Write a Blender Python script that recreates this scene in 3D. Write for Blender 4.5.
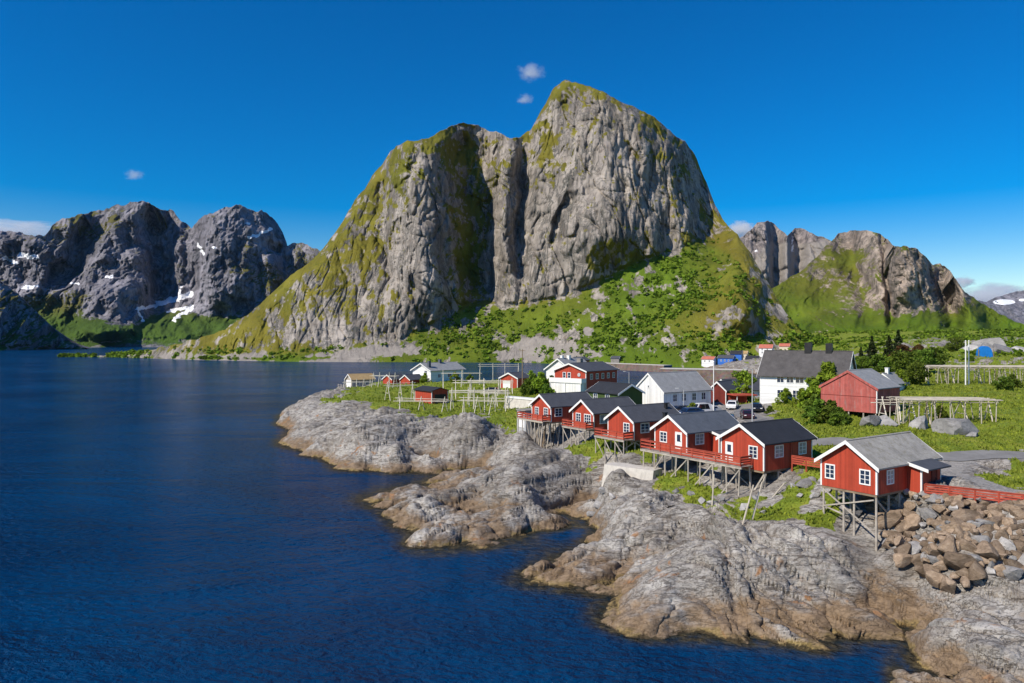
import bpy, math, random
import numpy as np
from mathutils import Vector, Matrix

for o in list(bpy.data.objects): bpy.data.objects.remove(o)
SC = bpy.context.scene
COL = SC.collection
rnd = random.Random(7)

# ------------------------------------------------------------------ camera, sky, sun, exposure
F = 720.0; CAMZ = 22.0; CX = 512.0; HZ = 338.0
cam = bpy.data.cameras.new('camera'); camo = bpy.data.objects.new('camera', cam); COL.objects.link(camo)
cam.sensor_fit = 'HORIZONTAL'; cam.sensor_width = 36.0; cam.lens = 36.0*F/1024.0
cam.shift_y = -(341.5-HZ)/1024.0
cam.clip_start = 0.5; cam.clip_end = 60000
camo.location = (0, 0, CAMZ); camo.rotation_euler = (math.radians(90), 0, 0)
SC.camera = camo

SUN_EL = math.radians(42); SUN_H = Vector((-0.80, -0.60)).normalized()
SUN_V = Vector((SUN_H.x*math.cos(SUN_EL), SUN_H.y*math.cos(SUN_EL), math.sin(SUN_EL)))
W = bpy.data.worlds.new('World'); SC.world = W; W.use_nodes = True
wt = W.node_tree; wt.nodes.clear()
sky = wt.nodes.new('ShaderNodeTexSky'); sky.sky_type = 'NISHITA'; sky.sun_disc = False
sky.sun_elevation = SUN_EL; sky.sun_rotation = math.atan2(SUN_H.x, SUN_H.y) % (2*math.pi)
sky.altitude = 0; sky.air_density = 1.0; sky.dust_density = 0.15; sky.ozone_density = 3.0
hsv = wt.nodes.new('ShaderNodeHueSaturation'); hsv.inputs['Saturation'].default_value = 1.75; hsv.inputs['Value'].default_value = 1.0
hsv.inputs['Hue'].default_value = 0.510
bg = wt.nodes.new('ShaderNodeBackground'); bg.inputs['Strength'].default_value = 0.11
wo = wt.nodes.new('ShaderNodeOutputWorld')
wt.links.new(sky.outputs[0], hsv.inputs['Color']); wt.links.new(hsv.outputs[0], bg.inputs[0]); wt.links.new(bg.outputs[0], wo.inputs[0])

sl = bpy.data.lights.new('sun', 'SUN'); sl.energy = 5.0; sl.angle = math.radians(0.5); sl.color = (1.0, 0.91, 0.77)
so = bpy.data.objects.new('sun', sl); COL.objects.link(so); so.rotation_euler = SUN_V.to_track_quat('Z', 'Y').to_euler()

SC.view_settings.view_transform = 'Standard'; SC.view_settings.look = 'None'
SC.view_settings.exposure = 0.12; SC.view_settings.gamma = 1.0
SC.render.engine = 'CYCLES'
SC.cycles.use_denoising = True
SC.cycles.max_bounces = 6; SC.cycles.diffuse_bounces = 2; SC.cycles.glossy_bounces = 3; SC.cycles.volume_bounces = 5
SC.cycles.caustics_reflective = False; SC.cycles.caustics_refractive = False

HAZE = 0.000008
# ------------------------------------------------------------------ numpy noise
def _h(ix, iy, s=0):
    n = (ix.astype(np.int64)*374761393 + iy.astype(np.int64)*668265263 + s*982451653) & 0xFFFFFFFF
    n = ((n ^ (n >> 13))*1274126177) & 0xFFFFFFFF
    n = ((n ^ (n >> 16))*2246822519) & 0xFFFFFFFF
    return ((n ^ (n >> 15)) & 0xFFFFFF)/float(0x1000000)
def perlin(x, y, s=0):
    ix = np.floor(x); iy = np.floor(y); fx = x-ix; fy = y-iy
    ix = ix.astype(np.int64); iy = iy.astype(np.int64)
    u = fx*fx*fx*(fx*(fx*6-15)+10); v = fy*fy*fy*(fy*(fy*6-15)+10)
    def g(dx, dy):
        a = _h(ix+dx, iy+dy, s)*(2*np.pi)
        return np.cos(a)*(fx-dx)+np.sin(a)*(fy-dy)
    a = g(0, 0); b = g(1, 0); c = g(0, 1); d = g(1, 1)
    return ((a+(b-a)*u)*(1-v)+(c+(d-c)*u)*v)*1.5
def fbm(x, y, o=4, s=0, gain=.5, lac=2.03):
    r = 0*x; a = 1.0; t = 0
    for i in range(o):
        r = r+a*perlin(x, y, s+i*17); t += a; a *= gain; x = x*lac+13.1; y = y*lac+7.7
    return r/t
def ridged(x, y, o=4, s=0, gain=.5, lac=2.1):
    r = 0*x; a = 1.0; t = 0
    for i in range(o):
        r = r+a*(1-2*np.abs(perlin(x, y, s+i*31))); t += a; a *= gain; x = x*lac+3.3; y = y*lac+9.1
    return r/t
def worley(x, y, s=0):
    ix = np.floor(x).astype(np.int64); iy = np.floor(y).astype(np.int64)
    f1 = np.full(x.shape, 9.); f2 = f1.copy(); cid = 0*x; ox = 0*x; oy = 0*x
    for dx in (-1, 0, 1):
        for dy in (-1, 0, 1):
            px_ = ix+dx+_h(ix+dx, iy+dy, s+1); py_ = iy+dy+_h(ix+dx, iy+dy, s+2)
            d = np.hypot(px_-x, py_-y); m = d < f1
            f2 = np.where(m, f1, np.minimum(f2, d))
            cid = np.where(m, _h(ix+dx, iy+dy, s+3), cid); ox = np.where(m, x-px_, ox); oy = np.where(m, y-py_, oy)
            f1 = np.where(m, d, f1)
    return f1, f2, cid, ox, oy
def slabs(x, y, s=0, tilt=.7, k=.8):
    # planar blocks that meet in sharp grooves: the highest of the tilted planes of the neighbouring cells
    ix = np.floor(x).astype(np.int64); iy = np.floor(y).astype(np.int64); b = np.full(x.shape, -9.)
    for dx in (-1, 0, 1):
        for dy in (-1, 0, 1):
            i = ix+dx; j = iy+dy; u = x-(i+_h(i, j, s+1)); v = y-(j+_h(i, j, s+2))
            b = np.maximum(b, _h(i, j, s+3)-.5+2*tilt*((_h(i, j, s+4)-.5)*u+(_h(i, j, s+5)-.5)*v)-k*(u*u+v*v))
    return b
def sstep(a, b, x):
    t = np.clip((x-a)/(b-a), 0, 1); return t*t*(3-2*t)
def P(px, py, Y): return Vector(((px-CX)/F*Y, Y, CAMZ-(py-HZ)/F*Y))

# ------------------------------------------------------------------ materials
class NT:
    def __init__(s, name):
        s.m = bpy.data.materials.new(name); s.m.use_nodes = True; s.t = s.m.node_tree
        s.t.nodes.clear(); s.out = s.n('ShaderNodeOutputMaterial'); s.b = s.n('ShaderNodeBsdfPrincipled')
        s.t.links.new(s.b.outputs[0], s.out.inputs[0])
        s.geo = None
    def n(s, k, **p):
        x = s.t.nodes.new(k)
        for a, b in p.items(): setattr(x, a, b)
        return x
    def l(s, a, b):
        if isinstance(a, (int, float)): b.default_value = a
        elif isinstance(a, (tuple, list)): b.default_value = (a[0], a[1], a[2], 1) if len(b.default_value) == 4 else a
        else: s.t.links.new(a, b)
    def pos(s):
        if not s.geo: s.geo = s.n('ShaderNodeNewGeometry')
        return s.geo.outputs['Position']
    def obj(s): return s.n('ShaderNodeTexCoord').outputs['Object']
    def scaled(s, v, sc, rot=(0, 0, 0)):
        m = s.n('ShaderNodeMapping'); s.l(v, m.inputs[0]); m.inputs['Scale'].default_value = sc; m.inputs['Rotation'].default_value = rot
        return m.outputs[0]
    def noise(s, v, sc, det=4, rough=.55, dist=0):
        x = s.n('ShaderNodeTexNoise'); s.l(v, x.inputs['Vector']); x.inputs['Scale'].default_value = sc
        x.inputs['Detail'].default_value = det; x.inputs['Roughness'].default_value = rough; x.inputs['Distortion'].default_value = dist
        return x.outputs['Fac']
    def vor(s, v, sc, feat='DISTANCE_TO_EDGE', out='Distance'):
        x = s.n('ShaderNodeTexVoronoi', feature=feat); s.l(v, x.inputs['Vector']); x.inputs['Scale'].default_value = sc
        return x.outputs[out]
    def math(s, op, a, b=0.0, clamp=False):
        x = s.n('ShaderNodeMath', operation=op, use_clamp=clamp); s.l(a, x.inputs[0]); s.l(b, x.inputs[1]); return x.outputs[0]
    def step(s, v, a, b, ta=0., tb=1.):
        x = s.n('ShaderNodeMapRange', interpolation_type='SMOOTHSTEP'); s.l(v, x.inputs[0])
        for i, q in enumerate((a, b, ta, tb)): x.inputs[i+1].default_value = q
        return x.outputs[0]
    def mix(s, f, a, b, mode='MIX'):
        x = s.n('ShaderNodeMix', data_type='RGBA', blend_type=mode); s.l(f, x.inputs[0]); s.l(a, x.inputs[6]); s.l(b, x.inputs[7]); return x.outputs[2]
    def ramp(s, v, stops):
        x = s.n('ShaderNodeValToRGB'); s.l(v, x.inputs[0]); e = x.color_ramp.elements
        while len(e) < len(stops): e.new(.5)
        for q, (p, c) in zip(e, stops): q.position = p; q.color = (*c, 1)
        return x.outputs[0]
    def attr(s, name): return s.n('ShaderNodeAttribute', attribute_name=name).outputs['Fac']
    def z(s):
        x = s.n('ShaderNodeSeparateXYZ'); s.l(s.pos(), x.inputs[0]); return x.outputs[2]
    def bump(s, h, st=.5, d=1.0, nrm=None):
        x = s.n('ShaderNodeBump'); x.inputs['Strength'].default_value = st; x.inputs['Distance'].default_value = d; s.l(h, x.inputs['Height'])
        if nrm: s.l(nrm, x.inputs['Normal'])
        return x.outputs[0]
    def fin(s, col, rough=.8, nrm=None, spec=.3, **kw):
        s.l(col, s.b.inputs['Base Color']); s.l(rough, s.b.inputs['Roughness']); s.b.inputs['Specular IOR Level'].default_value = spec
        if nrm: s.l(nrm, s.b.inputs['Normal'])
        for k, v in kw.items(): s.l(v, s.b.inputs[k.replace('_', ' ')])
        return s.m

M = {}
def paint(name, c, rough=.7, stripe=None, var=.25, spec=.3, grime=0.0):
    t = NT(name); o = t.obj(); n = t.noise(o, 1.3, 5, .6)
    lo = tuple(x*(1-var) for x in c); hi = tuple(min(1, x*(1+var)) for x in c)
    col = t.ramp(n, [(.3, lo), (.7, hi)]); nr = None
    if grime:
        g = t.noise(t.scaled(o, (2.2, 2.2, .35)), 1.5, 5, .65)
        col = t.mix(t.step(g, .5, .68, 0, grime), col, (.30, .27, .25))
    if stripe:
        # vertical boards: cells in x and y with a dark joint
        sx = t.n('ShaderNodeSeparateXYZ'); t.l(o, sx.inputs[0])
        a = t.math('ADD', sx.outputs[0], sx.outputs[1]) if stripe > 0 else sx.outputs[2]
        q = t.math('FRACT', t.math('DIVIDE', a, abs(stripe)))
        j = t.math('ABSOLUTE', t.math('SUBTRACT', q, .5))
        gap = t.step(j, .40, .49)
        cell = t.math('FLOOR', t.math('DIVIDE', a, abs(stripe)))
        w = t.n('ShaderNodeTexWhiteNoise', noise_dimensions='1D'); t.l(cell, w.inputs['W'])
        col = t.mix(.36, col, t.ramp(w.outputs['Value'], [(0, tuple(x*.55 for x in c)), (1, tuple(min(1, x*1.4) for x in c))]))
        nr = t.bump(t.math('SUBTRACT', 1.0, gap), .6, .02)
    M[name] = t.fin(col, rough, nr, spec); return M[name]
RED = (.40, .056, .028)
paint('red_cladding', RED, .65, .16, .12); paint('red_cladding_shadowed_grain', (.40, .04, .02), .7, .16, .15)
paint('red_rail', (.40, .075, .045), .7, None, .25)
paint('white_trim', (.80, .80, .78), .5, None, .05); paint('white_cladding', (.80, .80, .79), .6, .2, .06, grime=.12)
paint('white_boards', (.80, .80, .79), .6, -.18, .05, grime=.1)
paint('faded_red', (.40, .10, .085), .85, .28, .25, grime=.55)
paint('dark_red', (.16, .025, .018), .75, .2, .2); paint('green_cladding', (.06, .10, .025), .7, .16, .2)
paint('blue_cladding', (.03, .14, .5), .6, -.2, .1); paint('brown_cladding', (.19, .10, .045), .8, -.2, .2)
paint('grey_wood', (.40, .36, .31), .85, None, .3, .15); paint('pale_wood', (.48, .43, .355), .85, None, .2, .15)
paint('bleached_wood', (.64, .59, .50), .85, None, .2, .15)
paint('brown_post', (.25, .19, .13), .9, None, .35, .1)
paint('brick', (.42, .19, .06), .85, -.12, .2); paint('black_metal', (.02, .02, .022), .5, None, .3)
paint('concrete', (.52, .49, .44), .9, None, .15, .15, grime=.35); paint('concrete_dark', (.26, .24, .22), .9, None, .2, .15, grime=.4)
paint('grey_metal', (.45, .46, .47), .45, None, .1); paint('tyre', (.018, .018, .018), .8, None, .2)
paint('blue_tarp', (.01, .17, .55), .5, None, .15); paint('cream', (.62, .55, .42), .7, -.2, .1)
def roofmat(name, c, step_, var=.2, moss=0, rough=.75):
    t = NT(name); o = t.obj(); n = t.noise(o, .9, 6, .65); f = t.noise(t.scaled(o, (6, 1.5, 1.5)), 2.5, 3, .6)
    col = t.ramp(n, [(.3, tuple(x*(1-var) for x in c)), (.7, tuple(x*(1+var) for x in c))])
    col = t.mix(t.step(f, .45, .75, 0, .35), col, tuple(min(1, x*1.9) for x in c))
    if moss: col = t.mix(t.step(t.noise(o, 2.2, 6, .7), .5, .66, 0, moss), col, (.17, .15, .08))
    sx = t.n('ShaderNodeSeparateXYZ'); t.l(o, sx.inputs[0])
    q = t.math('FRACT', t.math('DIVIDE', sx.outputs[2], step_)); r = t.math('FRACT', t.math('DIVIDE', sx.outputs[0], step_*1.9))
    hgt = t.math('ADD', t.math('MULTIPLY', q, .6), t.step(t.math('ABSOLUTE', t.math('SUBTRACT', r, .5)), .42, .5, 1, 0))
    M[name] = t.fin(col, rough, t.bump(t.math('ADD', hgt, t.math('MULTIPLY', n, .8)), .45, .03), .35); return M[name]
roofmat('slate_roof', (.062, .066, .078), .16); roofmat('blue_slate_roof', (.082, .094, .115), .16)
roofmat('black_roof', (.024, .026, .032), .2); roofmat('old_grey_roof', (.30, .285, .26), .2, .28, .5)
roofmat('grey_roof', (.25, .255, .26), .3, .2); roofmat('dark_shingle_roof', (.075, .07, .07), .22, .3)
roofmat('tan_roof', (.36, .25, .12), .3); roofmat('red_tile_roof', (.42, .13, .09), .3)
t = NT('glass'); M['glass'] = t.fin((.02, .035, .07), .06, t.bump(t.noise(t.obj(), 3, 2), .05, .02), .8)
t = NT('curtained_glass'); M['curtained_glass'] = t.fin(t.ramp(t.noise(t.scaled(t.obj(), (9, 9, .6)), 1.5, 3), [(.35, (.16, .17, .19)), (.65, (.45, .45, .45))]), .15, None, .7)
t = NT('tinted_glass'); M['tinted_glass'] = t.fin((.012, .014, .018), .05, None, .8)
def carpaint(n, c):
    t = NT(n); M[n] = t.fin(t.mix(t.noise(t.obj(), 3, 3), tuple(x*.92 for x in c), tuple(min(1, x*1.05) for x in c)), .25, None, .5, Coat_Weight=.6)
carpaint('car_black', (.012, .012, .014)); carpaint('car_white', (.78, .78, .78)); carpaint('car_blue', (.015, .04, .11)); carpaint('car_maroon', (.05, .012, .015)); carpaint('car_silver', (.5, .51, .52))

# ------------------------------------------------------------------ mesh and tagging helpers
def tag(o, label=None, cat=None, group=None, kind=None):
    if label: o['label'] = label
    if cat: o['category'] = cat
    if group: o['group'] = group
    if kind: o['kind'] = kind
    return o
def thing(name, label, cat, loc=(0, 0, 0), rz=0, group=None):
    o = bpy.data.objects.new(name, None); COL.objects.link(o); o.empty_display_size = .3
    o.location = loc; o.rotation_euler = (0, 0, rz); return tag(o, label, cat, group)
def arr_mesh(name, V, Q, mat=None, smooth=True, attrs=None, parent=None):
    V = np.asarray(V, dtype=np.float32); Q = np.asarray(Q, dtype=np.int32)
    me = bpy.data.meshes.new(name); me.vertices.add(len(V)); me.vertices.foreach_set('co', V.ravel())
    k = Q.shape[1]; me.loops.add(Q.size); me.loops.foreach_set('vertex_index', Q.ravel())
    me.polygons.add(len(Q)); me.polygons.foreach_set('loop_start', np.arange(0, Q.size, k, dtype=np.int32))
    if smooth: me.polygons.foreach_set('use_smooth', np.ones(len(Q), dtype=bool))
    me.update(calc_edges=True)
    for a, v in (attrs or {}).items():
        me.attributes.new(a, 'FLOAT', 'POINT').data.foreach_set('value', np.ascontiguousarray(v, dtype=np.float32).ravel())
    if mat: me.materials.append(mat)
    o = bpy.data.objects.new(name, me); COL.objects.link(o)
    if parent: o.parent = parent
    return o
class MB:
    def __init__(s): s.v = []; s.f = []
    def add(s, vs, fs):
        k = len(s.v); s.v += [tuple(a) for a in vs]; s.f += [tuple(i+k for i in q) for q in fs]; return s
    def box(s, x0, x1, y0, y1, z0, z1):
        return s.add([(x0, y0, z0), (x1, y0, z0), (x1, y1, z0), (x0, y1, z0), (x0, y0, z1), (x1, y0, z1), (x1, y1, z1), (x0, y1, z1)],
                     [(3, 2, 1, 0), (4, 5, 6, 7), (0, 1, 5, 4), (1, 2, 6, 5), (2, 3, 7, 6), (3, 0, 4, 7)])
    def prism(s, poly, x0, x1):
        n = len(poly)
        return s.add([(x0, y, z) for y, z in poly]+[(x1, y, z) for y, z in poly],
                     [tuple(range(n)), tuple(range(2*n-1, n-1, -1))]+[(i, n+i, n+(i+1) % n, (i+1) % n) for i in range(n)])
    def bar(s, a, b, w, h=None):
        a = Vector(a); b = Vector(b); h = h or w; d = (b-a).normalized()
        up = Vector((0, 0, 1)) if abs(d.z) < .95 else Vector((1, 0, 0))
        r = d.cross(up).normalized()*(w/2); u = r.cross(d).normalized()*(h/2)
        return s.add([a-r-u, a+r-u, a+r+u, a-r+u, b-r-u, b+r-u, b+r+u, b-r+u], [(3, 2, 1, 0), (4, 5, 6, 7), (0, 1, 5, 4), (1, 2, 6, 5), (2, 3, 7, 6), (3, 0, 4, 7)])
    def tube(s, a, b, r0, r1=None, n=7):
        a = Vector(a); b = Vector(b); r1 = r0 if r1 is None else r1; d = (b-a).normalized()
        up = Vector((0, 0, 1)) if abs(d.z) < .95 else Vector((1, 0, 0)); r = d.cross(up).normalized(); u = r.cross(d)
        c = [(math.cos(2*math.pi*i/n), math.sin(2*math.pi*i/n)) for i in range(n)]
        return s.add([a+(r*x+u*y)*r0 for x, y in c]+[b+(r*x+u*y)*r1 for x, y in c],
                     [tuple(range(n-1, -1, -1)), tuple(range(n, 2*n))]+[(i, (i+1) % n, n+(i+1) % n, n+i) for i in range(n)])
    def build(s, name, mat, parent=None, smooth=False):
        me = bpy.data.meshes.new(name); me.from_pydata(s.v, [], s.f); me.materials.append(M[mat] if isinstance(mat, str) else mat)
        if smooth: me.polygons.foreach_set('use_smooth', [True]*len(me.polygons))
        me.update(); o = bpy.data.objects.new(name, me); COL.objects.link(o)
        if parent: o.parent = parent
        return o
def copy_thing(o, loc, rz=0, sc=None, label=None):
    c = o.copy(); COL.objects.link(c); c.location = loc; c.rotation_euler = (0, 0, rz)
    if sc: c.scale = sc if hasattr(sc, '__len__') else (sc, sc, sc)
    if label: c['label'] = label
    for ch in list(o.children):
        d = ch.copy(); COL.objects.link(d); d.parent = c
        for g in list(ch.children):
            e = g.copy(); COL.objects.link(e); e.parent = d
    return c

# ================================================================== NEAR LAND
# control points: (px, py, z, grass) - depth follows from the height; ('y', px, Y, z, grass) gives depth directly
def sh(px, py): return (px, py, 0.0, 0.0)
CP = [sh(*a) for a in [(280, 426), (292, 431), (281, 442), (289, 448), (305, 454), (324, 459), (330, 463), (345, 470), (362, 471), (382, 471), (410, 470), (430, 467), (447, 469),
     (456, 474), (425, 484), (410, 488), (380, 492), (371, 505), (390, 518), (400, 528), (420, 530), (409, 548), (438, 547), (462, 543), (482, 547), (506, 541), (517, 536), (533, 530), (553, 523), (573, 517), (588, 513),
     (592, 528), (579, 548), (558, 557), (521, 575), (523, 582), (550, 587), (567, 591), (588, 592), (611, 589),
     (597, 613), (602, 622), (623, 631), (632, 637), (680, 638), (724, 638), (753, 641), (783, 645), (812, 651), (841, 650), (859, 643), (888, 637), (908, 636), (900, 659), (891, 671), (893, 690)]]
CP += [(285, 415, 2, 0), (297, 405, 2.5, 0), (310, 400, 3, 0), (330, 394, 3.6, .3)]
# seaward water
for px, py, z in [(250, 440, -4), (262, 410, -4), (268, 470, -4), (310, 480, -3), (345, 485, -3), (395, 480, -1.2), (420, 476, -1.0), (350, 520, -4), (375, 550, -4), (400, 575, -4), (450, 570, -3), (490, 570, -3), (505, 555, -2),
                  (545, 540, -1.2), (565, 530, -1), (480, 620, -4), (540, 610, -3), (580, 606, -1.5), (590, 640, -3), (560, 660, -4), (650, 660, -4), (700, 668, -4), (760, 672, -4), (820, 678, -4), (862, 664, -2.5), (884, 650, -1.2),
                  (868, 690, -4), (700, 720, -5), (800, 740, -5), (500, 700, -5), (400, 640, -5), (300, 560, -5), (240, 500, -5), (200, 440, -5), (240, 390, -5), (190, 400, -5), (600, 750, -6), (400, 760, -6), (200, 640, -6)]:
    CP.append(('y', px, 15840/(py-338), z, 0))
CP += [('y', px, 15840/(py-338), z, 0) for px, py, z in [(580, 523, -1.3), (570, 530, -1.5), (588, 520, -.8), (576, 538, -1.2), (595, 516, -.5), (274, 434, -2), (268, 422, -2.5), (274, 413, -2.5), (284, 402, -2.5), (300, 394, -2.5)]]
# peninsula
CP += [(300, 430, 2.2, 0), (310, 442, 2, 0), (330, 448, 1.8, 0), (320, 420, 3.6, 0), (340, 430, 3.4, 0), (345, 455, 1.6, 0), (360, 445, 3.0, 0), (380, 455, 1.8, 0), (400, 445, 3.4, 0), (420, 455, 2.0, 0), (370, 420, 4.8, 0), (345, 406, 5, .3),
       (350, 399, 5.0, .7), (370, 402, 5.8, .66), (390, 405, 6.0, .66), (400, 425, 4.9, .1), (430, 440, 3.8, 0), (455, 445, 3.2, 0), (470, 455, 1.8, 0), (450, 430, 5.0, .15), (420, 414, 6.1, .6), (440, 418, 6.2, .5), (480, 430, 5.2, 0), (500, 440, 4, 0), (500, 425, 6.2, .55), (515, 430, 6.0, .3),
       (490, 452, 2.0, 0), (465, 464, .7, 0), (480, 462, 1.0, 0), (510, 452, 2.5, 0), (500, 412, 7.2, .68), (470, 410, 6.8, .68), (450, 400, 6.8, .9), (500, 400, 7.8, .8), (475, 395, 7.4, .95), (410, 395, 6.4, .9), (380, 393, 5.8, .72), (355, 391, 4.6, .7),
       ('y', 345, 262, 2.5, .2), ('y', 385, 268, 3.5, .4), ('y', 430, 262, 6, .8), ('y', 470, 255, 6.5, .8), ('y', 500, 240, 7, .9), ('y', 540, 220, 8, .9), ('y', 505, 187, 8.8, .9), ('y', 560, 190, 9.2, .9), ('y', 450, 225, 7, .9), ('y', 410, 240, 6.3, .8),
       ('y', 355, 285, -1, 0), ('y', 430, 295, -1, 0), ('y', 500, 285, -1, 0), ('y', 560, 265, -1, 0), ('y', 620, 235, -1, 0), ('y', 330, 275, -1, 0), ('y', 318, 245, -.6, 0),
       ('y', 330, 340, -4, 0), ('y', 400, 350, -4, 0), ('y', 500, 350, -4, 0), ('y', 600, 330, -4, 0), ('y', 680, 290, -3, 0), ('y', 740, 280, -3, 0), ('y', 760, 340, -2, 0), ('y', 650, 420, -4, 0), ('y', 750, 440, -1, 0),
       ('y', 690, 230, -1, 0), ('y', 750, 225, -.5, 0), ('y', 270, 300, -5, 0), ('y', 200, 340, -5, 0), ('y', 300, 600, -6, 0), ('y', 500, 600, -6, 0), ('y', 650, 600, -4, 0)]
# second rock mass (below the far cabins)
CP += [(400, 505, 1.2, 0), (415, 515, 1.3, 0), (430, 495, 1.6, 0), (450, 485, 1.6, 0), (450, 510, 1.6, 0), (480, 475, 2.0, 0), (480, 495, 2.6, 0), (500, 510, 2.0, 0), (520, 480, 4.2, 0), (500, 465, 2.6, 0), (530, 465, 3.4, 0), (540, 495, 3.4, 0), (560, 480, 5.2, 0), (590, 470, 5.6, 0), (600, 485, 4.4, 0), (585, 500, 2.2, 0), (560, 508, 1.8, 0), (520, 520, 1.4, 0), (470, 530, .9, 0), (440, 536, .7, 0),
       (545, 450, 3.6, 0), (530, 440, 4.6, .1), (575, 452, 6.2, .62), (600, 447, 6.8, .75), (560, 462, 5.4, .2), (610, 462, 6.0, .35), (625, 458, 6.0, .5), (605, 490, 3.0, 0), (602, 478, 5.0, 0), (618, 478, 5.4, 0), (635, 480, 4.9, .1), (648, 476, 5.0, .3)]
# rocks between the cove and the big near rock
CP += [(600, 530, 2.6, 0), (620, 500, 4.6, 0), (640, 490, 5.2, .2), (605, 515, 3.4, 0), (590, 560, 2.0, 0), (560, 572, .9, 0), (610, 560, 2.2, 0), (640, 540, 3.6, 0), (600, 580, 1.2, 0), (630, 580, 1.8, 0), (650, 560, 2.6, 0), (665, 515, 4.6, 0), (660, 482, 5.4, .5), (672, 474, 6.0, .75), (680, 486, 5.4, .55), (695, 495, 5.0, .55), (662, 478, 5.6, .55)]
# the big near rock
CP += [(640, 615, 1.8, 0), (680, 618, 1.5, 0), (640, 595, 2.6, 0), (680, 590, 3.2, 0), (720, 600, 2.4, 0), (720, 570, 4.0, 0), (760, 610, 2.2, 0), (760, 580, 3.6, 0), (700, 545, 4.3, 0), (740, 530, 4.9, 0), (780, 545, 4.7, .1), (800, 600, 2.8, 0), (840, 615, 2.0, 0), (830, 580, 3.5, 0), (860, 600, 2.4, 0), (880, 615, 1.4, 0), (800, 560, 4.2, 0), (700, 515, 4.9, .2), (730, 505, 5.0, .48), (760, 505, 5.2, .42), (785, 512, 5.3, .72), (770, 520, 5.1, .66), (800, 520, 5.2, .45), (825, 520, 5.2, .75),
       (850, 530, 4.6, .3), (840, 545, 4.6, .1), (870, 555, 3.9, 0), (900, 560, 3.7, 0), (880, 580, 3.2, 0), (920, 590, 2.6, 0), (925, 615, 1.4, 0), (905, 600, 2.0, 0), (930, 575, 3.2, 0)]
# under the cabins and terrace
CP += [('y', 690, 86, 6.3, .4), ('y', 720, 84, 6.6, .4), ('y', 745, 78, 5.8, .15), ('y', 780, 80, 7.6, .4), ('y', 800, 76, 7.7, .6), ('y', 815, 71, 6.9, .45), ('y', 650, 97, 7.0, .6), ('y', 610, 108, 7.2, .6), ('y', 570, 118, 5.4, .3), ('y', 550, 122, 4.8, .2), ('y', 620, 118, 8.4, .5), ('y', 580, 130, 8.6, .5),
       ('y', 545, 132, 7.4, .6), ('y', 860, 66, 5.4, .4), ('y', 880, 68, 6.2, .2), ('y', 900, 71, 7.6, .3)]
# riprap bank and road
CP += [(925, 493, 8.0, .2), (960, 497, 8.0, .3), (940, 499, 7.9, 0), (990, 503, 7.85, 0), (1015, 506, 7.85, 0), (1045, 508, 7.9, 0), (1024, 504, 8.0, .3), (900, 500, 7.2, 0), (930, 525, 6.5, 0), (970, 530, 6.5, 0), (1020, 535, 6.5, 0), (900, 535, 5.2, 0), (950, 560, 4.6, 0), (1000, 565, 4.5, 0), (1020, 565, 4.6, 0),
       (985, 578, 4.1, 0), (960, 600, 2.6, 0), (1000, 610, 3.0, 0), (1020, 630, 2.8, 0), (960, 640, 1.6, 0), (930, 665, 1.0, 0), (990, 665, 1.8, 0), (1020, 680, 1.8, 0), (925, 640, .8, 0), (960, 700, 1.0, 0), (1040, 740, 1.2, 0), (930, 720, .3, 0), (980, 800, .2, 0), (1100, 760, 1.4, 0),
       ('y', 1100, 62, 8, .4), ('y', 1180, 64, 8.2, .5), ('y', 1100, 55, 4.5, 0), ('y', 1180, 55, 4.5, 0), ('y', 1100, 48, 2.6, 0), ('y', 1180, 46, 2.6, 0), ('y', 1180, 40, .5, 0),
       (945, 476, 8.3, .1), (1000, 474, 8.4, .7), (1010, 488, 8.1, .4), (990, 458, 8.8, .2), (850, 452, 8.6, .6), ('y', 830, 82, 8.4, .9), (820, 450, 8.7, .9), (800, 455, 8.2, .8), (815, 440, 9.2, .95),
       (790, 425, 9.4, .3), (800, 415, 10.2, 1), (820, 425, 9.8, 1), (770, 410, 9.8, .6), (745, 418, 9.3, .0), (700, 414, 9.2, .1), (670, 412, 9.2, .4), ('y', 640, 118, 9.0, .4), ('y', 700, 105, 9.0, .2), ('y', 760, 100, 9.1, .2), ('y', 730, 92, 8.8, .4), ('y', 790, 92, 8.9, .6),
       (850, 430, 10.2, 1), (900, 440, 9.8, 1), (900, 425, 10.5, 1), (950, 445, 9.4, 1), (950, 430, 10.0, .9), (1000, 440, 9.8, 1), (1010, 420, 11, 1), (990, 400, 12.2, 1), (950, 410, 11.2, 1), (900, 410, 11, 1), (1024, 395, 12.6, 1), (880, 424, 9.7, 1), (850, 424, 9.6, 1),
       ('y', 1100, 100, 10, 1), ('y', 1180, 100, 10, 1), ('y', 1100, 140, 12.5, 1), ('y', 1180, 80, 8.8, 1), ('y', 780, 128, 11.2, 1), ('y', 815, 125, 11.6, 1), ('y', 845, 125, 11.5, 1), ('y', 870, 130, 12.3, 1), ('y', 930, 150, 12.8, .9), ('y', 1020, 150, 12.8, .9),
       ('y', 720, 135, 9.2, .4), ('y', 760, 145, 9.6, .5), ('y', 660, 150, 9.2, .5), ('y', 620, 160, 9.3, .6), ('y', 720, 180, 6.5, .5), ('y', 770, 180, 9, .6), ('y', 650, 190, 6, .5), ('y', 600, 195, 8.5, .7)]
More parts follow.
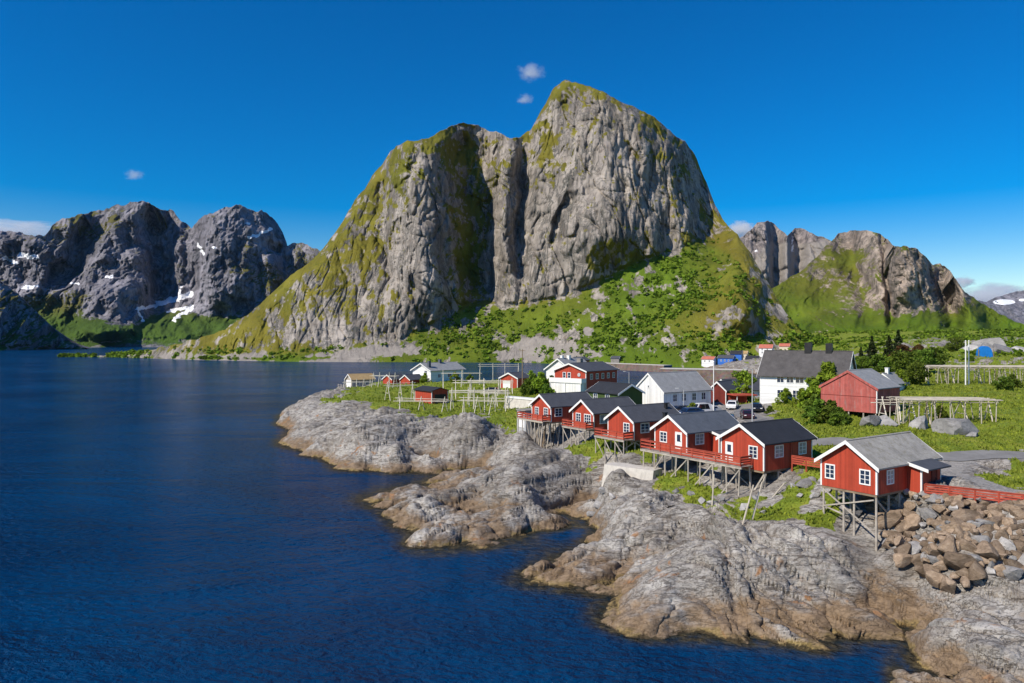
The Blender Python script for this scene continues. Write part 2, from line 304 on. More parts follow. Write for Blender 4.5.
# land behind the village, out to the foot of the green mountain
CP += [('y', 800, 220, 10, .8), ('y', 850, 200, 14, .8), ('y', 900, 200, 15.5, .62), ('y', 960, 200, 14, .55), ('y', 1040, 200, 15, .52), ('y', 800, 330, 9, .7), ('y', 850, 330, 16, .5), ('y', 920, 320, 18, .46), ('y', 1000, 330, 17, .42), ('y', 1080, 330, 18, .5),
       ('y', 800, 460, 12, .7), ('y', 850, 500, 18, .55), ('y', 940, 500, 21, .45), ('y', 1040, 500, 19, .48), ('y', 1150, 400, 18, .7), ('y', 830, 750, 22, .8), ('y', 900, 800, 27, .8), ('y', 1000, 800, 27, .8), ('y', 1150, 800, 25, .8), ('y', 1150, 200, 14, .8), ('y', 790, 700, 12, .8), ('y', 900, 1000, 32, .8), ('y', 1100, 1000, 30, .8)]
ca, cb, cz, cg = [], [], [], []
for c in CP:
    if c[0] == 'y': _, px, Y, z, g = c
    else:
        px, py, z, g = c
        if 590 <= px < 935 and py >= 490 and z < 5: q_ = min(1, max(0, (z-3)/2)); z *= .66+.34*q_*q_*(3-2*q_)
        if px < 530 and py < 462 and 1.2 < z < 6.2: z = min(z*1.22, 6.8)
        Y = F*(CAMZ-z)/(py-HZ)
    ca.append((px-CX)/F); cb.append(math.log(Y)); cz.append(z); cg.append(g)
ca, cb, cz, cg = map(np.array, (ca, cb, cz, cg))
def tps_fit(v, lam):
    n = len(v); d2 = (ca[:, None]-ca)**2+(cb[:, None]-cb)**2
    K = .5*d2*np.log(d2+1e-9)+np.eye(n)*lam; Pm = np.c_[np.ones(n), ca, cb]
    A = np.block([[K, Pm], [Pm.T, np.zeros((3, 3))]])
    return np.linalg.solve(A, np.r_[v, 0, 0, 0])
def tps_eval(w, a, b):
    n = len(ca); r = np.empty(a.shape); af = a.ravel(); bf = b.ravel(); rf = r.ravel()
    for i in range(0, af.size, 8000):
        d2 = (af[i:i+8000, None]-ca)**2+(bf[i:i+8000, None]-cb)**2
        rf[i:i+8000] = (.5*d2*np.log(d2+1e-9))@w[:n]+w[n]+w[n+1]*af[i:i+8000]+w[n+2]*bf[i:i+8000]
    return rf.reshape(a.shape)
NA, NB = 980, 1080
A0, A1 = (180-CX)/F, (1190-CX)/F; B0, B1 = math.log(39), math.log(1100)
def coarse(v, lam):
    w = tps_fit(v, lam); na, nb = 220, 240
    aa = np.linspace(A0, A1, na); bb = np.linspace(B0, B1, nb)
    return tps_eval(w, *np.meshgrid(aa, bb))
def bil(g, a, b):
    x = np.clip((a-A0)/(A1-A0)*(g.shape[1]-1), 0, g.shape[1]-1.001); y = np.clip((b-B0)/(B1-B0)*(g.shape[0]-1), 0, g.shape[0]-1.001)
    i = x.astype(int); j = y.astype(int); fx = x-i; fy = y-j
    return (g[j, i]*(1-fx)+g[j, i+1]*fx)*(1-fy)+(g[j+1, i]*(1-fx)+g[j+1, i+1]*fx)*fy
GZ = coarse(cz, 2e-5); GG = coarse(cg, 2e-5)
ta, tb = np.meshgrid(np.linspace(A0, A1, NA), np.linspace(B0, B1, NB))
TY = np.exp(tb); TX = ta*TY
h0 = bil(GZ, ta, tb); g0 = np.clip(bil(GG, ta, tb), 0, 1)
# flat lines (roads, pads): distance to polylines in world space
def seg_dist(X, Y, pts):
    d = np.full(X.shape, 1e9)
    for (x0, y0), (x1, y1) in zip(pts[:-1], pts[1:]):
        dx, dy = x1-x0, y1-y0; q = np.clip(((X-x0)*dx+(Y-y0)*dy)/(dx*dx+dy*dy), 0, 1)
        d = np.minimum(d, np.hypot(X-x0-q*dx, Y-y0-q*dy))
    return d
def gpt(px, py, z): Y = F*(CAMZ-z)/(py-HZ); return ((px-CX)/F*Y, Y)
ROAD = [gpt(1075, 462, 8.7), gpt(1024, 458, 8.75), gpt(985, 457, 8.7), gpt(945, 458, 8.7), gpt(905, 455, 8.7), gpt(868, 449, 8.9), gpt(835, 444, 9.0), gpt(800, 441, 9.1), gpt(780, 432, 9.25), gpt(765, 424, 9.4), gpt(748, 416, 9.4), gpt(742, 408, 9.3)]
TRACK = [gpt(1060, 500, 8.05), gpt(1000, 490, 8.1), gpt(955, 480, 8.3), gpt(945, 468, 8.5), gpt(955, 459, 8.7)]
ul, vl = np.array((.834, .552)), np.array((-.552, .834))
su, sv = TX*ul[0]+TY*ul[1], TX*vl[0]+TY*vl[1]
rdist = np.minimum(seg_dist(TX, TY, ROAD)-1.5, seg_dist(TX, TY, TRACK)-1.5)
LOT = [gpt(690, 411, 9.3), gpt(742, 410, 9.3)]
rdist = np.minimum(rdist, seg_dist(TX, TY, LOT)-5)
rockw = 1-sstep(.3, .75, g0+.25*fbm(TX/5, TY/5, 3, 91)); flat = sstep(0, 3, rdist)
far = sstep(110, 260, TY)
wx = 1.0*fbm(TX/9, TY/9, 3, 5); wy = 1.0*fbm(TX/9+40, TY/9, 3, 6)
right = sstep(-4, 4, TX-17-(TY-60)*.25)           # the joints turn by a right angle on the big near rock
def joints(sa, sb, seed):
    e1 = (su+wx)*(1-right)+(sv+wy)*right; e2 = (sv+wy)*(1-right)+(su+wx)*right
    return worley(e1/sa, e2/sb, seed)
def slopes(X, Y, Z):
    p = np.stack([X, Y, Z], -1); du = np.gradient(p, axis=1); dv = np.gradient(p, axis=0)
    n = np.cross(du, dv); n /= np.linalg.norm(n, axis=-1, keepdims=True)+1e-9
    return np.where(n[..., 2:] < 0, -n, n)
amp = rockw*flat
al = (su+wx)*(1-right)+(sv+wy)*right; ac = (sv+wy)*(1-right)+(su+wx)*right      # along and across the joints
rough_zone = np.clip(sstep(.48, .70, .5+.9*fbm(TX/9, TY/9, 2, 55)+.10*sstep(3.5, 1, h0))+.4*sstep(2.2, .8, h0), 0, 1)
wqx = 2.2*fbm(TX/6, TY/6, 4, 25); wqy = 1.6*fbm(TX/6, TY/6, 4, 26)
fa1, fa2, cidb, _, _ = worley((al+wqx)/11, (ac+wqy)/4.2, 27); eb = fa2-fa1
bulge = (1.15*np.minimum(eb/.85, 1)**.75-.55)*(.7+.8*cidb)+(cidb-.5)*.45*sstep(0, .5, eb)
rip = sstep(1.5, 4.5, seg_dist(TX, TY, [gpt(890, 530, 5.8), gpt(930, 535, 6.0), gpt(985, 540, 6.0), gpt(1060, 545, 6.0)]))   # quiet ground under the boulder bank
cab = sstep(2.0, 7.0, seg_dist(TX, TY, [(31, 66), (27, 74), (22, 84), (18, 91), (16, 98), (12, 108), (6, 119)])); cab = np.minimum(cab, sstep(1.5, 5.0, seg_dist(TX, TY, [gpt(606, 466, 5.6), gpt(632, 470, 5.6), gpt(660, 474, 5.6)]))); amp = amp*(.15+.85*rip)*(.25+.75*cab)
low = fbm(TX/11, TY/11, 3, 41); mid = fbm(al/7, ac/2.6, 3, 43)
hb_ = h0+amp*(low*.6+mid*.28*sstep(.3, 2.0, h0)+bulge*sstep(-.6, 1.4, h0)*(.15+.85*cab))
def blur(g, k):
    for ax in (0, 1):
        c = np.cumsum(np.pad(g, [(k+1, k) if i == ax else (0, 0) for i in (0, 1)], mode='edge'), axis=ax)
        g = (np.take(c, range(2*k+1, c.shape[ax]), axis=ax)-np.take(c, range(0, c.shape[ax]-2*k-1), axis=ax))/(2*k+1)
    return g
st_ = 1-slopes(TX, TY, blur(hb_, 2))[..., 2]; hb_ = hb_+(blur(blur(hb_, 9), 6)-hb_)*blur(sstep(.18, .5, st_), 6)
ac2 = ac+1.15*hb_; al2 = al+.35*hb_                                             # dipping layers: the pattern runs on down steep faces
jx = .22*fbm(TX/1.5, TY/1.5, 3, 19)
d1 = slabs((al2+jx)/6.5+ac2*.03, (ac2+jx)/2.6, 11, .75, .75)
d2 = slabs((al2+jx)/2.1+ac2*.12, (ac2+jx)/.95, 23, .7, .8)
d3 = slabs((al2+jx)/.75+ac2*.2, (ac2+jx)/.42, 37, .7, .8)
def crack(x, y, w, s): return np.exp(-np.abs(perlin(x, y, s)+.25*perlin(x*2.7, y*2.7, s+1)+.12*perlin(x*6, y*6, s+2))/w)
c1 = crack(al2/16, ac2/3.4, .04, 130); c2 = crack(al2/7, ac2/1.5, .06, 140)*sstep(.35, .6, .5+fbm(TX/8, TY/8, 2, 141)); c3 = crack(ac2/7, al2/5, .035, 150)
fine = fbm(TX/1.1, (TY+h0)/1.1, 4, 77)
q = (hb_*1.2+.10*al+.6*fbm(TX/4, TY/4, 4, 47))/.95; fq = q-np.floor(q)
ter_ = .6*(sstep(.45, .98, fq)-fq)
det = amp*(d1*(.75+.55*rough_zone)+d2*(.16+.50*rough_zone)+d3*(.05+.16*rough_zone)+ter_*.30*rough_zone+fine*.05-c1*.8-c2*.30-c3*.35)*sstep(-1.2, .3, h0)
h = hb_+det
BN = slopes(TX, TY, hb_)
DX = BN[..., 0]*det*.9; DY = BN[..., 1]*det*.9; DZ = -(1-BN[..., 2])*det
h += (1-rockw)*flat*(.35*fbm(TX/6, TY/6, 3, 14)+.12*fbm(TX/1.2, TY/1.2, 3, 15))
hum = sstep(150, 260, TY)*flat*sstep(-1, 3, h0)
h += hum*(1.6*ridged(TX/45, TY/45, 4, 8)+1.8*fbm(TX/25, TY/25, 4, 9))
h = np.where(h0 < .6, np.minimum(h, h0+.35+.9*np.clip(h0+.5, 0, 1)), h)
# slope and grass
TN = slopes(TX, TY, h)
gn = g0+.42*fbm(TX/3.2, TY/3.2, 4, 33)+.25*fbm(TX/14, TY/14, 3, 34)-.9*np.clip(.86-TN[..., 2], 0, 1)
grass = sstep(.42, .56, gn)*sstep(.8, 1.6, h)
grav = sstep(.6, -.4, rdist+.8*fbm(TX/2, TY/2, 3, 2))
grass *= 1-grav
keep = (h > -2.6)
vid = np.arange(NA*NB).reshape(NB, NA)
Q = np.stack([vid[:-1, :-1], vid[:-1, 1:], vid[1:, 1:], vid[1:, :-1]], -1).reshape(-1, 4)
kq = (keep[:-1, :-1] | keep[1:, 1:] | keep[:-1, 1:] | keep[1:, :-1]).ravel(); Q = Q[kq]
used = np.zeros(NA*NB, bool); used[Q.ravel()] = True; remap = np.cumsum(used)-1
V = np.stack([TX+DX, TY+DY, h+DZ], -1).reshape(-1, 3)[used]
def H(x, y): return float(bil(h, np.array([x/y]), np.array([math.log(y)]))[0])
def HH(x, y): return bil(h, x/y, np.log(y))

def rock_grass_material(name, near=True):
    t = NT(name); p = t.pos(); z = t.z()
    n1 = t.noise(p, .16, 5, .6, .6); n2 = t.noise(p, 1.1, 8, .68, .4); n3 = t.noise(p, 6.0, 5, .65)
    strat = t.noise(t.scaled(p, (.35, 1.5, 2.2), (.3, .2, math.radians(33))), .9, 6, .65, .8)
    rock = t.ramp(n1, [(.34, (.215, .20, .18)), (.5, (.34, .32, .295)), (.64, (.45, .43, .40))])
    rock = t.mix(t.step(strat, .48, .60, 0, .6), rock, (.17, .14, .115))
    ln = lambda v, w: t.step(t.math('ABSOLUTE', t.math('SUBTRACT', v, .5)), .0, w, 1, 0)
    sa_ = t.noise(t.scaled(p, (.22, 1.0, 1.3), (.25, .1, math.radians(33))), .55, 5, .55, .25); sb_ = t.noise(t.scaled(p, (.3, 1.0, 1.2), (.3, -.2, math.radians(118))), .8, 5, .55, .25); sc2 = t.noise(t.scaled(p, (.5, 1, 1.6), (.4, .2, math.radians(60))), 2.2, 4, .6, .3)
    seam = t.math('MAXIMUM', t.math('MAXIMUM', ln(sa_, .014), t.math('MULTIPLY', ln(sb_, .012), .8)), t.math('MULTIPLY', ln(sc2, .018), .55))
    rock = t.mix(t.math('MULTIPLY', seam, .72), rock, (.055, .042, .03))
    rock = t.mix(t.step(n2, .54, .66, 0, .65), rock, (.13, .12, .115))
    rock = t.mix(t.step(n2, .43, .34, 0, .5), rock, (.40, .385, .37))
    wob = t.math('ADD', z, t.math('MULTIPLY', t.math('SUBTRACT', n1, .5), 7.0))
    wob2 = t.math('ADD', wob, t.math('MULTIPLY', t.math('SUBTRACT', strat, .5), 3.5))
    rock = t.mix(t.step(wob2, 2.1, .6, 0, .85), rock, t.ramp(n2, [(.35, (.15, .095, .05)), (.6, (.27, .185, .11))]))
    rock = t.mix(t.math('MULTIPLY', t.step(t.noise(p, .35, 4, .6, 1.0), .60, .70), t.step(z, 4.5, 3.2)), rock, (.30, .165, .085))
    w3 = t.math('ADD', z, t.math('MULTIPLY', t.math('SUBTRACT', n2, .5), 1.3))
    rock = t.mix(t.math('MULTIPLY', t.step(w3, .55, .22, 0, .75), t.step(t.noise(p, .25, 4, .6), .42, .58)), rock, t.ramp(n1, [(.35, (.17, .12, .05)), (.65, (.34, .25, .08))]))
    rock = t.mix(t.step(w3, .20, .04, 0, .92), rock, (.045, .035, .02))
    g1 = t.noise(p, .5, 5, .65); g2 = t.noise(p, 3.0, 4, .7)
    grs = t.ramp(g1, [(.30, (.115, .17, .014)), (.5, (.19, .245, .024)), (.66, (.265, .27, .04)), (.8, (.31, .265, .085))])
    grs = t.mix(t.step(g2, .5, .72, 0, .45), grs, (.06, .095, .012))
    ga = t.math('ADD', t.attr('grass'), t.math('MULTIPLY', t.math('SUBTRACT', g2, .5), .9))
    col = t.mix(t.step(ga, .35, .6), rock, grs)
    gv = t.ramp(t.noise(p, 5, 6, .7), [(.3, (.24, .22, .20)), (.7, (.42, .40, .37))])
    col = t.mix(t.step(t.math('ADD', t.attr('gravel'), t.math('MULTIPLY', t.math('SUBTRACT', g1, .5), .6)), .4, .65), col, gv)
    hgt = t.math('ADD', t.math('MULTIPLY', n2, .7), t.math('ADD', t.math('MULTIPLY', n3, .35), t.math('SUBTRACT', t.math('MULTIPLY', strat, .9), t.math('MULTIPLY', seam, 1.1))))
    return t.fin(col, .9, t.bump(hgt, .65, .22), .2)
rock_mat = rock_grass_material('shore_rock')
terr = arr_mesh('terrain', V, remap[Q], rock_mat, False, {'grass': grass.ravel()[used], 'gravel': grav.ravel()[used]})
tag(terr, 'fractured grey shore rock rising to grassy ground under the village', 'terrain', kind='structure')

# ------------------------------------------------------------------ water
def water():
    a = np.r_[np.linspace(-8, A0, 60)[:-1], np.linspace(A0, A1, 330), np.linspace(A1, 8, 60)[1:]]
    b = np.r_[np.linspace(math.log(8), B0, 12)[:-1], np.linspace(B0, math.log(700), 330), np.linspace(math.log(700), math.log(40000), 40)[1:]]
    wa, wb = np.meshgrid(a, b); Y = np.exp(wb); X = wa*Y
    dep = np.where((wa > A0) & (wa < A1) & (wb > B0) & (wb < B1), bil(h, wa, wb), -6)
    n = len(a); m = len(b); vid = np.arange(n*m).reshape(m, n)
    q = np.stack([vid[:-1, :-1], vid[:-1, 1:], vid[1:, 1:], vid[1:, :-1]], -1).reshape(-1, 4)
    t = NT('fjord_water'); p = t.pos(); d = t.attr('bed')
    deep = t.ramp(t.noise(p, .02, 3, .5), [(.35, (.0, .026, .086)), (.65, (.0, .043, .132))])
    bn = t.noise(p, .9, 6, .7)
    bed = t.ramp(bn, [(.35, (.012, .018, .014)), (.55, (.055, .045, .022)), (.7, (.13, .10, .045))])
    col = t.mix(t.step(t.math('ADD', d, t.math('MULTIPLY', t.math('SUBTRACT', bn, .5), 1.2)), -2.2, -.1, 0, .9), deep, bed)
    w1 = t.noise(t.scaled(p, (1, 1.6, 1), (0, 0, .5)), .85, 4, .62, .3); w2 = t.noise(t.scaled(p, (1, 1.6, 1), (0, 0, .2)), .11, 3, .5); w3 = t.noise(p, .012, 3, .5)
    hh = t.math('ADD', t.math('MULTIPLY', w1, .55), t.math('ADD', t.math('MULTIPLY', w2, .55), t.math('MULTIPLY', w3, .8)))
    hh = t.math('MULTIPLY', hh, t.step(t.noise(t.scaled(p, (1, 2.2, 1), (0, 0, .3)), .013, 4, .6, 1.0), .36, .64, .55, 1.35)); wm = t.fin(col, .14, t.bump(hh, 1.0, 1.8), .5, IOR=1.07)
    o = arr_mesh('water', np.stack([X, Y, 0*X], -1).reshape(-1, 3), q, wm, True, {'bed': dep.ravel()})
    tag(o, 'deep blue rippled fjord water', 'water', kind='structure')
water()

# ================================================================== MOUNTAINS
def brush(px, py, L):
    r = 0*px
    for x, y, rx, ry, v in L: r = r+v*np.exp(-((px-x)/rx)**2-((py-y)/ry)**2)
    return r
def mountain(name, label, sil, base, slope, folds, step, rows, amp, lam, mat, masks, jit=1.0, seed=0, crest_back=(60, 250, 700)):
    sx, sy = np.array(sil).T; px = np.arange(sx[0], sx[-1]+.01, step)
    pc = np.interp(px, sx, sy)+jit*(fbm(px/11, px*0+seed, 4, seed)*2.0+1.6*ridged(px/13, px*0+seed*.3, 3, seed+40)-.8)
    bx, bY, bz = np.array(base).T; Yb = np.interp(px, bx, bY); zb = np.interp(px, bx, bz)
    hb = -(CAMZ-zb)/Yb*F; hc = np.maximum(HZ-pc, hb+1.5)
    tt = np.linspace(0, 1, rows)[:, None]; hs = hb+(hc-hb)*tt; PX = np.broadcast_to(px, hs.shape); PY = HZ-hs
    s = slope(PX, PY, tt, HZ-np.broadcast_to(hc, hs.shape)); Y = np.empty(hs.shape); Y[0] = Yb
    for i in range(1, rows):
        dh = hs[i]-hs[i-1]; Y[i] = Y[i-1]+dh*Y[i-1]/F/np.maximum(s[i]-hs[i]/F, .12)
    Y = Y+folds(PX, PY)*sstep(0, .12, tt)
    X = (PX-CX)/F*Y; Z = CAMZ+hs/F*Y
    steep = sstep(.9, 1.8, s)
    wob = lam*.25*fbm(X/lam, Z/lam, 3, seed+1)
    r1 = ridged((X+wob)/lam, (Z+Y*.3)/(lam*3.2), 6, seed+2, .6)
    r2 = fbm((X+wob)/(lam*.28), (Z-Y*.2)/(lam*.6), 5, seed+3, .6)
    ck = lambda x, y, w, sd: np.exp(-np.abs(perlin(x, y, sd)+.3*perlin(x*2.3, y*2.3, sd+1)+.15*perlin(x*5, y*5, sd+2))/w)
    cracks = ck((X+wob+Z*.25)/(lam*.5), Z/(lam*2.2), .05, seed+11)*.9+ck((X+wob*.6-Z*.12)/(lam*.2), Z/(lam*1.1), .07, seed+14)*.5+ck((X*.5+Z*.5+wob)/(lam*.5), (Z-X*.6)/(lam*1.6), .04, seed+17)*.5
    wb = wob*.35
    sl_ = slabs((X+wb+Z*.18)/(lam*.34), (Z-X*.15)/(lam*1.0), seed+5)*1.5+slabs((X+wb*.5-Z*.10)/(lam*.115), (Z+X*.2)/(lam*.34), seed+6)*.62+slabs((X+Z*.08)/(lam*.042), Z/(lam*.11), seed+7)*.26
    dsp = (-r1*amp*.55-r2*amp*.12-sl_*amp*1.25+cracks*amp*.9)*(.25+.75*steep)*sstep(0, .08, tt)
    Y = Y+dsp; X = (PX-CX)/F*Y; Z = CAMZ+hs/F*Y
    N = slopes(X, Y, Z)
    at = masks(PX, PY, N, tt, X, Y, Z, HZ-np.broadcast_to(hc, hs.shape))
    Xs, Ys, Zs = [X], [Y], [Z]
    for k, d in enumerate(crest_back):
        yy = Y[-1]+d; Ys.append(yy[None]); Xs.append(((px-CX)/F*Y[-1]*(1+.4*d/Y[-1]))[None]); Zs.append((np.maximum(Z[-1]-d*(.35, .6, .9)[k], -5))[None])
    Xa, Ya, Za = map(np.concatenate, (Xs, Ys, Zs))
    # skirt below the waterline
    Xa = np.concatenate([Xa[:1], Xa]); Ya = np.concatenate([Ya[:1]-8, Ya]); Za = np.concatenate([np.full_like(Za[:1], -4), Za])
    for k in at: at[k] = np.concatenate([at[k][:1], at[k]]+[at[k][-1:]]*len(crest_back))
    r, c = Xa.shape; vid = np.arange(r*c).reshape(r, c)
    q = np.stack([vid[:-1, :-1], vid[:-1, 1:], vid[1:, 1:], vid[1:, :-1]], -1).reshape(-1, 4)
    o = arr_mesh(name, np.stack([Xa, Ya, Za], -1).reshape(-1, 3), q, mat, True, at)
    tag(o, label, 'mountain', kind='structure')
    return dict(px=px, PY=PY, X=X, Y=Y, Z=Z, N=N, at=at)
def mount_mat(name, rock, green, olive, scale=1.0, bump=6):
    t = NT(name); p = t.pos(); k = 1/scale
    st = t.noise(t.scaled(p, (1, .6, .16)), .062*k, 7, .68, .5); sw = t.noise(t.scaled(p, (1, .8, .05)), .045*k, 6, .62, .4); st2 = t.noise(t.scaled(p, (1, 1, .28), (0, .25, 0)), .014*k, 5, .6, .7); bl = t.noise(p, .09*k, 7, .7, .3)
    c = t.ramp(st, [(.36, tuple(x*.42 for x in rock)), (.5, rock), (.63, tuple(min(1, x*1.4) for x in rock))])
    c = t.mix(t.step(st2, .5, .66, 0, .5), c, (rock[0]*.55, rock[1]*.53, rock[2]*.55))
    c = t.mix(t.step(bl, .55, .68, 0, .35), c, (rock[0]*.75, rock[1]*.55, rock[2]*.40))
    c = t.mix(t.step(sw, .52, .62, 0, .55), c, (rock[0]*.42, rock[1]*.42, rock[2]*.45)); c = t.mix(t.step(sw, .45, .36, 0, .4), c, tuple(min(1, x*1.45) for x in rock))
    fn = t.noise(p, .16*k, 6, .72)
    ln = lambda v, w: t.step(t.math('ABSOLUTE', t.math('SUBTRACT', v, .5)), .0, w, 1, 0)
    l1 = t.noise(t.scaled(p, (1, .7, .16), (0, .12, 0)), .030*k, 6, .6, .3); l2 = t.noise(t.scaled(p, (1, .7, .2), (0, -.15, 0)), .075*k, 5, .6, .3); l3 = t.noise(t.scaled(p, (.4, .5, 1), (0, .35, 0)), .045*k, 5, .62, .3)
    seam = t.math('MAXIMUM', t.math('MAXIMUM', ln(l1, .022), t.math('MULTIPLY', ln(l2, .025), .75)), t.math('MULTIPLY', ln(l3, .016), .7))
    c = t.mix(t.math('MULTIPLY', seam, .88), c, (rock[0]*.22, rock[1]*.26, rock[2]*.27))
    c = t.mix(t.step(fn, .52, .66, 0, .5), c, (rock[0]*.5, rock[1]*.48, rock[2]*.46)); c = t.mix(t.step(fn, .46, .36, 0, .4), c, tuple(min(1, x*1.4) for x in rock))
    sc = t.mix(fn, (.17, .15, .135), (.36, .33, .30)); c = t.mix(t.attr('scree'), c, sc)
    g1 = t.noise(p, .03*k, 5, .65); lum = t.noise(p, .12*k, 5, .7)
    gr = t.ramp(g1, [(.3, tuple(x*.6 for x in green)), (.55, green), (.75, tuple(x*1.35 for x in green))])
    ol = t.ramp(g1, [(.3, tuple(x*.6 for x in olive)), (.6, olive), (.8, (olive[0]*1.35, olive[1]*1.15, olive[2]*1.1))])
    gg = t.mix(t.attr('lush'), ol, gr); gg = t.mix(t.step(lum, .5, .68, 0, .55), gg, tuple(x*.33 for x in green))
    ga = t.math('ADD', t.attr('green'), t.math('MULTIPLY', t.math('SUBTRACT', fn, .5), 1.1))
    c = t.mix(t.step(ga, .38, .62), c, gg)
    sn = t.math('ADD', t.attr('snow'), t.math('MULTIPLY', t.math('SUBTRACT', fn, .5), .8)); c = t.mix(t.step(sn, .45, .58), c, (.80, .82, .86))
    hh = t.math('ADD', t.math('MULTIPLY', st, .8), t.math('ADD', t.math('MULTIPLY', bl, .6), t.math('SUBTRACT', t.math('MULTIPLY', fn, .3), t.math('MULTIPLY', seam, .5))))
    return t.fin(c, .92, t.bump(hh, .55, bump*.55), .15)
# --- the great rock mountain
SIL = [(60, 357.5), (85, 356.5), (100, 355.5), (130, 352), (150, 350), (165, 347), (185, 342), (200, 338), (225, 329), (250, 312), (265, 300), (280, 285), (295, 272), (310, 262), (322, 250), (333, 235), (345, 218), (355, 200), (365, 188), (372, 175), (382, 165), (390, 152), (397, 146), (407, 140), (420, 141), (433, 136), (440, 131), (450, 126), (463, 122), (478, 126), (490, 131), (500, 132), (510, 139), (520, 137), (530, 130), (537, 118), (545, 105), (553, 88), (562, 81), (575, 82), (590, 86), (605, 93), (618, 100), (632, 106), (645, 112), (655, 117), (665, 127), (675, 135), (685, 141), (692, 150), (697, 160), (702, 172), (707, 185), (712, 198), (717, 208), (723, 220), (730, 228), (738, 235), (745, 245), (752, 255), (760, 270), (770, 285), (777, 300), (787, 313), (795, 323), (803, 332), (812, 338), (830, 344), (845, 349)]
CL = np.array([(60, 345), (300, 352), (330, 345), (400, 338), (430, 322), (450, 312), (480, 302), (520, 302), (560, 295), (600, 278), (640, 258), (680, 246), (700, 236), (730, 250), (760, 290), (845, 340)])
def slope_main(px, py, t, pc):
    cl = np.interp(px, CL[:, 0], CL[:, 1]); up = sstep(6, -6, py-cl)
    cap = sstep(20, 2, py-pc)
    lf = sstep(410, 370, px)
    tal = .62+.12*sstep(.3, 0, t)
    cliff = 2.5*(1-lf)+1.35*lf
    rt = sstep(695, 725, px); cliff = cliff*(1-rt)+1.3*rt
    return tal*(1-up)+(cliff*(1-.6*cap))*up
def folds_main(px, py):
    y = py+10*fbm(px/30, py/30, 3, 251); px = px+9*fbm(px/28, py/40, 4, 250)
    f = -45*np.exp(-((px-(425+.05*(y-200)))/26)**2)*sstep(335, 280, y)              # bright pillar
    f += 48*sstep(446, 470, px-.10*(y-200))*sstep(525, 470, px)*sstep(310, 280, y)*sstep(110, 150, y)   # gully behind it
    f += 26*np.exp(-((px-(522-.06*(y-200)))/7)**2)*sstep(300, 240, y)
    f += -30*np.exp(-((px-(505))/12)**2)*sstep(300, 240, y)
    f += -60*np.exp(-((px-610)/55)**2)*sstep(300, 230, y)
    f += 16*sstep(562, 566, px+.35*(y-200))*sstep(590, 570, px+.35*(y-200))*sstep(255, 240, y)*sstep(185, 200, y)
    f += 70*sstep(672, 712, px-.2*(y-200))*sstep(290, 215, y)                     # right shoulder turns away
    f += -60*np.exp(-((px-740)/20)**2)*sstep(345, 300, y)
    f += 30*np.exp(-((px-(385+.1*(y-200)))/9)**2)*sstep(310, 260, y)
    return f
def masks_main(px, py, N, t, X, Y, Z, pc):
    nz = N[..., 2]; cl = np.interp(px, CL[:, 0], CL[:, 1]); below = sstep(-4, 10, py-cl)
    n = fbm(X/45, Z/45+Y/80, 5, 201, .6); nb = fbm(X/150, Z/150, 3, 202)
    n2 = fbm(X/11, Z/16, 4, 203, .65)
    g = .33+.70*(nz-.42)+.85*n+.4*nb+1.05*n2
    g += below*(.30+.75*n+.35*n2)
    g += brush(px, py, [(472, 215, 17, 50, .5), (468, 270, 14, 30, .45), (455, 150, 30, 18, .35), (400, 165, 22, 22, .4), (370, 215, 22, 40, .3), (340, 265, 35, 35, .22), (290, 295, 45, 30, .26), (230, 335, 50, 20, .5),
        (545, 140, 12, 40, .42), (585, 92, 40, 9, .5), (650, 122, 30, 12, .4), (690, 165, 18, 30, .25), (715, 240, 22, 30, .42), (745, 275, 28, 35, .4), (560, 265, 30, 7, .35), (700, 300, 60, 25, .25), (425, 200, 18, 60, -.35), (430, 275, 22, 35, -.4), (605, 190, 55, 70, -.32), (520, 240, 35, 45, -.28), (330, 335, 40, 14, -.5), (390, 330, 22, 16, -.25)])
    scr = brush(px, py, [(385, 350, 45, 7, .9), (540, 347, 45, 12, .8), (500, 357, 60, 6, .6), (590, 355, 40, 6, .5), (300, 355, 80, 4, .7), (170, 356, 90, 3, .6), (765, 350, 35, 8, .45), (735, 335, 10, 14, .3), (625, 318, 12, 8, .4), (660, 335, 28, 10, .5), (600, 330, 20, 10, .35)])+.55*fbm(X/18, Y/40, 4, 207)
    scree = sstep(.4, .62, scr)*below
    scree = np.maximum(scree, sstep(.035, .0, t)*sstep(500, 300, px))
    g = g-.75*scree
    lush = np.clip(below*.9-brush(px, py, [(740, 310, 45, 40, .85), (700, 320, 50, 20, .5), (230, 330, 120, 25, .35)])+brush(px, py, [(470, 260, 16, 40, .6), (270, 310, 40, 20, .2), (660, 290, 35, 25, .3)])+.7*nb, 0, 1)
    return dict(green=np.clip(g, 0, 1), lush=lush, scree=scree, snow=0*g)
mm = mount_mat('cliff_rock', (.285, .256, .228), (.100, .158, .012), (.185, .165, .024), 1.0, 4.0)
MAIN = mountain('mountain', 'massive grey cliffed mountain with green slopes in the middle', SIL,
    [(60, 830, -.5), (100, 830, -.3), (200, 720, .2), (300, 665, .5), (400, 655, .5), (520, 640, .5), (600, 580, 1), (660, 548, 2), (700, 530, 3), (760, 520, 4), (845, 560, 8)],
    slope_main, folds_main, .8, 360, 7.0, 62, mm, masks_main, 1.0, 3)
def main_at(px, py):
    i = int(np.argmin(np.abs(MAIN['px']-px))); j = int(np.argmin(np.abs(MAIN['PY'][:, i]-py)))
    return Vector((MAIN['X'][j, i], MAIN['Y'][j, i], MAIN['Z'][j, i]))
